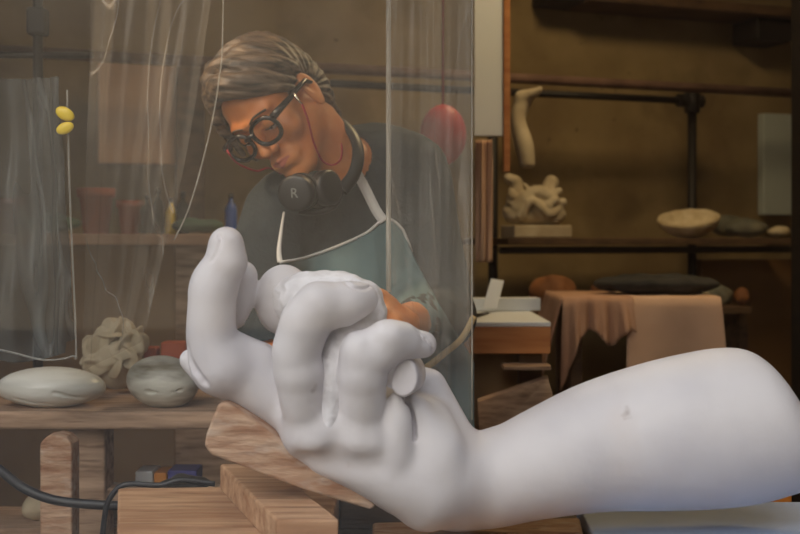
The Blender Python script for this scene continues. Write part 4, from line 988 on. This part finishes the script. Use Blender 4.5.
# ------------------------------------------------------------ plastic curtains between carving and person
def film(name, edge0, edge1, y0, y1, D, m, amp, n, label, nu=90, nv=70, seed=0):
    """edge0/edge1: pixel column of the left/right edge as a function of 0..1 from top to hem"""
    bm = bmesh.new(); G = []
    for v in range(nv+1):
        f = v/nv; row = []
        for u in range(nu+1):
            g = u/nu; px = edge0(f)+(edge1(f)-edge0(f))*g
            y = D+amp*(math.sin(g*n*2*PI+seed+.9*math.sin(f*2.3+g*4))+.35*math.sin(g*n*5.3*PI+seed*2+f*2.6))+.004*math.sin(f*17+g*9)
            p = P(px, y0+(y1(g)-y0)*f, D); row.append(bm.verts.new((p[0], y, p[2])))
        G.append(row)
    for a, b in zip(G, G[1:]):
        for u in range(nu): bm.faces.new((a[u],a[u+1],b[u+1],b[u]))
    o = bm_obj(name, bm, m, None, True); return tag(o, label, 'plastic curtain', None)
cv = lambda f: 224-4*f-32*max(0,f-.18)**1.5
f1 = film('plastic_curtain_or_reflection', lambda f: 92-12*f, lambda f: 224-3*f-95*max(0,f-.10)**1.7, -230, lambda g: 372-30*g, 1.66, M['film'], .012, 2.5, 'wrinkled clear plastic curtain hanging left of the person')
f2 = film('plastic_curtain_or_reflection', lambda f: 386, lambda f: 473, -230, lambda g: 424, 1.60, M['film2'], .007, 2.6, 'clear plastic strip curtain hanging in front of the person\'s shoulder', seed=1)
f3 = film('plastic_curtain_or_reflection', lambda f: -30+6*f, lambda f: 62+14*f, 78, lambda g: 352+10*math.sin(g*PI*1.1)-10*(g>.93), 1.56, M['film_reflection'], .014, 1.6, 'dark see-through sheet standing in for a reflection at the far left', seed=2)  # sheet added in place of a dark figure mirrored in the glass
# welded hems
def hem(pts, r, D, parent, lab):
    o = tube('hem', spline([P(a,b,D) for a,b in pts],6), r, M['film_edge'], parent, 8); o['label'] = lab
M['film_edge'] = film_mat('doubled_polythene', (.9,.9,.88,1), .26, .1, (.85,.83,.78,1))
hem([(224,-200),(223,20),(219,80),(208,140),(190,205),(174,240)], .0011, 1.645, f1, 'pale doubled edge of the curtain')
hem([(388.5,-200),(388.5,292)], .0036, 1.585, f2, 'pale doubled edge of the strip')
hem([(472,-200),(472,420)], .0012, 1.585, f2, 'pale doubled edge of the strip')
hem([(67,90),(70,200),(76,345),(72,356),(45,360),(10,352),(-25,345)], .0014, 1.54, f3, 'rounded pale edge of the reflection sheet')
# dark pole behind the reflection sheet
t = empty('light_stand', (P(38,0,1.995)[0],1.995,0), 'dark upright pole and crossbar at the far left behind the reflection sheet', 'stand')
xx = P(38,0,1.995)[0]
tube('pole', [(xx,1.995,zt2+.001),(xx,1.995,2.3)], .009, M['iron'], t); tube('crossbar', [(xx-.16,1.995,Z(55,1.995)),(xx+.10,1.995,Z(55,1.995))], .006, M['iron'], t)
bm = bmesh.new(); obox(bm, (xx+.0,1.995,Z(22,1.995)), .035,.035,.05); bm_obj('clamp', bm, M['iron'], t, bevel=.006)
ob = empty('yellow_reflection', P(64,122,1.53), 'bright yellow lobes standing in for a mirrored patch on the reflection sheet', 'clip')  # yellow lobes added for a patch mirrored in the glass
for dz, rr in ((.010,.0105),(-.010,.0095)):
    bm = bmesh.new(); bmesh.ops.create_uvsphere(bm, u_segments=20, v_segments=12, radius=rr); bmesh.ops.transform(bm, matrix=Matrix.Translation(Vector(P(65,121,1.53)+np.array([0,0,dz]))) @ Matrix.Rotation(.5 if dz > 0 else -.4,4,'Y') @ Matrix.Diagonal((1.35,.4,.85,1)), verts=bm.verts); bm_obj('yellow_lobe', bm, M['yellow'], ob, True)
WORLD, FILL, FACE_FILL, EXPO, SUN = 1.95, 15, 70, 0, 4.6
# ============================================================ room, light, camera
def simple_box(name, x0,x1,y0,y1,z0,z1, m, kind='structure', bevel=0):
    bm = bmesh.new(); add_box(bm, x0,x1,y0,y1,z0,z1); o = bm_obj(name, bm, m, bevel=bevel); o['kind'] = kind; return o
RX0, RX1, RY0 = -2.2, 2.6, .95
def wy(x): return 3.9+.35*x      # the back wall runs away to the right
bm = bmesh.new(); add_hexa(bm, [(RX0,RY0-.1,-.1),(RX1,RY0-.1,-.1),(RX1,wy(RX1)+.1,-.1),(RX0,wy(RX0)+.1,-.1)], [(RX0,RY0-.1,0),(RX1,RY0-.1,0),(RX1,wy(RX1)+.1,0),(RX0,wy(RX0)+.1,0)])
bm_obj('floor', bm, M['floor'])['kind'] = 'structure'
bm = bmesh.new(); add_hexa(bm, [(RX0,RY0-.1,2.8),(RX1,RY0-.1,2.8),(RX1,wy(RX1)+.1,2.8),(RX0,wy(RX0)+.1,2.8)], [(RX0,RY0-.1,2.9),(RX1,RY0-.1,2.9),(RX1,wy(RX1)+.1,2.9),(RX0,wy(RX0)+.1,2.9)])
bm_obj('ceiling', bm, M['ceil'])['kind'] = 'structure'
bm = bmesh.new(); add_hexa(bm, [(RX0,wy(RX0),0),(RX1,wy(RX1),0),(RX1,wy(RX1)+.1,0),(RX0,wy(RX0)+.1,0)], [(RX0,wy(RX0),2.8),(RX1,wy(RX1),2.8),(RX1,wy(RX1)+.1,2.8),(RX0,wy(RX0)+.1,2.8)])
bm_obj('wall_back', bm, M['wall'])['kind'] = 'structure'
simple_box('wall_left', RX0-.1, RX0, RY0-.1, wy(RX0)+.1, 0, 2.8, M['wall_side'])
simple_box('wall_right', RX1, RX1+.1, RY0-.1, wy(RX1)+.1, 0, 2.8, M['wall'])
OX0, OX1, OZ0, OZ1 = -1.3, 1.15, .75, 2.45
bm = bmesh.new()
add_box(bm, RX0, OX0, RY0-.1, RY0, 0, 2.8); add_box(bm, OX1, RX1, RY0-.1, RY0, 0, 2.8)
add_box(bm, OX0, OX1, RY0-.1, RY0, 0, OZ0); add_box(bm, OX0, OX1, RY0-.1, RY0, OZ1, 2.8)
bm_obj('wall_front', bm, M['wall_side'])['kind'] = 'structure'
simple_box('window_1', OX0, OX1, .944, .948, OZ0, OZ1, M['glass'])
simple_box('ground', -60, 60, -60, .85, -.12, -.02, M['paving'])
simple_box('wall_shade_block', -9, 9, .85, 3.0, 2.901, 5.6, M['wall_side'])  # unseen block added above the room to throw shade outside
simple_box('wall_street', -30, 14, -16, -15, -.02, 7, M['facade'])
simple_box('wall_sky_block', .33, 7, -3.3, -3.0, -.02, 5.5, M['wood_dark'])  # unseen dark wall added to dim sky and glass reflections on the right
# daylight
w = bpy.data.worlds.new('World'); bpy.context.scene.world = w; w.use_nodes = True
nt = w.node_tree; bg = nt.nodes['Background']
sky = nt.nodes.new('ShaderNodeTexSky'); sky.sky_type = 'NISHITA'; sky.sun_disc = False; sky.sun_elevation = math.radians(38); sky.sun_rotation = math.radians(200); sky.air_density = 1.2; sky.dust_density = 4
mix = nt.nodes.new('ShaderNodeMix'); mix.data_type = 'RGBA'; mix.inputs[0].default_value = .8
mix.inputs[7].default_value = (.93,.93,1.0,1)
nt.links.new(sky.outputs[0], mix.inputs[6]); 
sc_ = nt.nodes.new('ShaderNodeVectorMath'); sc_.operation = 'SCALE'; sc_.inputs[3].default_value = .12; nt.links.new(sky.outputs[0], sc_.inputs[0]); nt.links.new(sc_.outputs[0], mix.inputs[6])
tcw = nt.nodes.new('ShaderNodeTexCoord'); dt = nt.nodes.new('ShaderNodeVectorMath'); dt.operation = 'DOT_PRODUCT'; dt.inputs[1].default_value = (-.62,-.10,1.05); nt.links.new(tcw.outputs['Generated'], dt.inputs[0])
mr = nt.nodes.new('ShaderNodeMapRange'); mr.inputs[1].default_value = -.1; mr.inputs[2].default_value = 1.1; mr.inputs[3].default_value = .12; mr.inputs[4].default_value = 2.1; nt.links.new(dt.outputs['Value'], mr.inputs[0])
ml = nt.nodes.new('ShaderNodeMath'); ml.operation = 'MULTIPLY'; ml.inputs[1].default_value = WORLD; nt.links.new(mr.outputs[0], ml.inputs[0]); nt.links.new(ml.outputs[0], bg.inputs[1])
nt.links.new(mix.outputs[2], bg.inputs[0])
sl = bpy.data.lights.new('sun', 'SUN'); sl.energy = SUN; sl.angle = .01; sl.color = (1,.95,.88); so = bpy.data.objects.new('sun', sl); C.objects.link(so)
so.rotation_euler = (math.radians(-64), 0, math.radians(6))
def area(name, loc, tgt, sx, sy, e, col):
    l = bpy.data.lights.new(name, 'AREA'); l.shape = 'RECTANGLE'; l.size = sx; l.size_y = sy; l.energy = e; l.color = col
    o = bpy.data.objects.new(name, l); C.objects.link(o); o.location = loc
    o.rotation_euler = (Vector(tgt)-Vector(loc)).to_track_quat('-Z','Y').to_euler(); return o
area('warm_fill', (.7,2.7,2.75), (.6,2.9,0), .5, .5, FILL, (1,.72,.38))  # warm area light added to brighten the rear, no fixture
sp = bpy.data.lights.new('face_fill_spot', 'SPOT'); sp.energy = FACE_FILL; sp.color = (1,.74,.5); sp.spot_size = math.radians(24); sp.spot_blend = .6; sp.shadow_soft_size = .08  # spot added to brighten the face, no fixture
so2 = bpy.data.objects.new('face_fill_spot', sp); C.objects.link(so2); so2.location = (-1.1,1.35,2.35); so2.rotation_euler = (Vector((-.20,1.76,1.52))-so2.location).to_track_quat('-Z','Y').to_euler()
cam = bpy.data.cameras.new('camera'); co = bpy.data.objects.new('camera', cam); C.objects.link(co)
co.location = (0,0,CZ); co.rotation_euler = (PI/2,0,0); cam.lens = F/800*36; cam.sensor_width = 36
cam.shift_y = -(267-HY)/800; cam.clip_start = .05
cam.dof.use_dof = True; cam.dof.focus_distance = 1.4; cam.dof.aperture_fstop = 7.1
sc = bpy.context.scene; sc.camera = co
sc.view_settings.view_transform = 'Standard'; sc.view_settings.look = 'None'; sc.view_settings.gamma = 1; sc.view_settings.use_curve_mapping = False
sc.view_settings.exposure = EXPO
sc.cycles.transparent_max_bounces = 24; sc.cycles.max_bounces = 8; sc.cycles.caustics_reflective = False
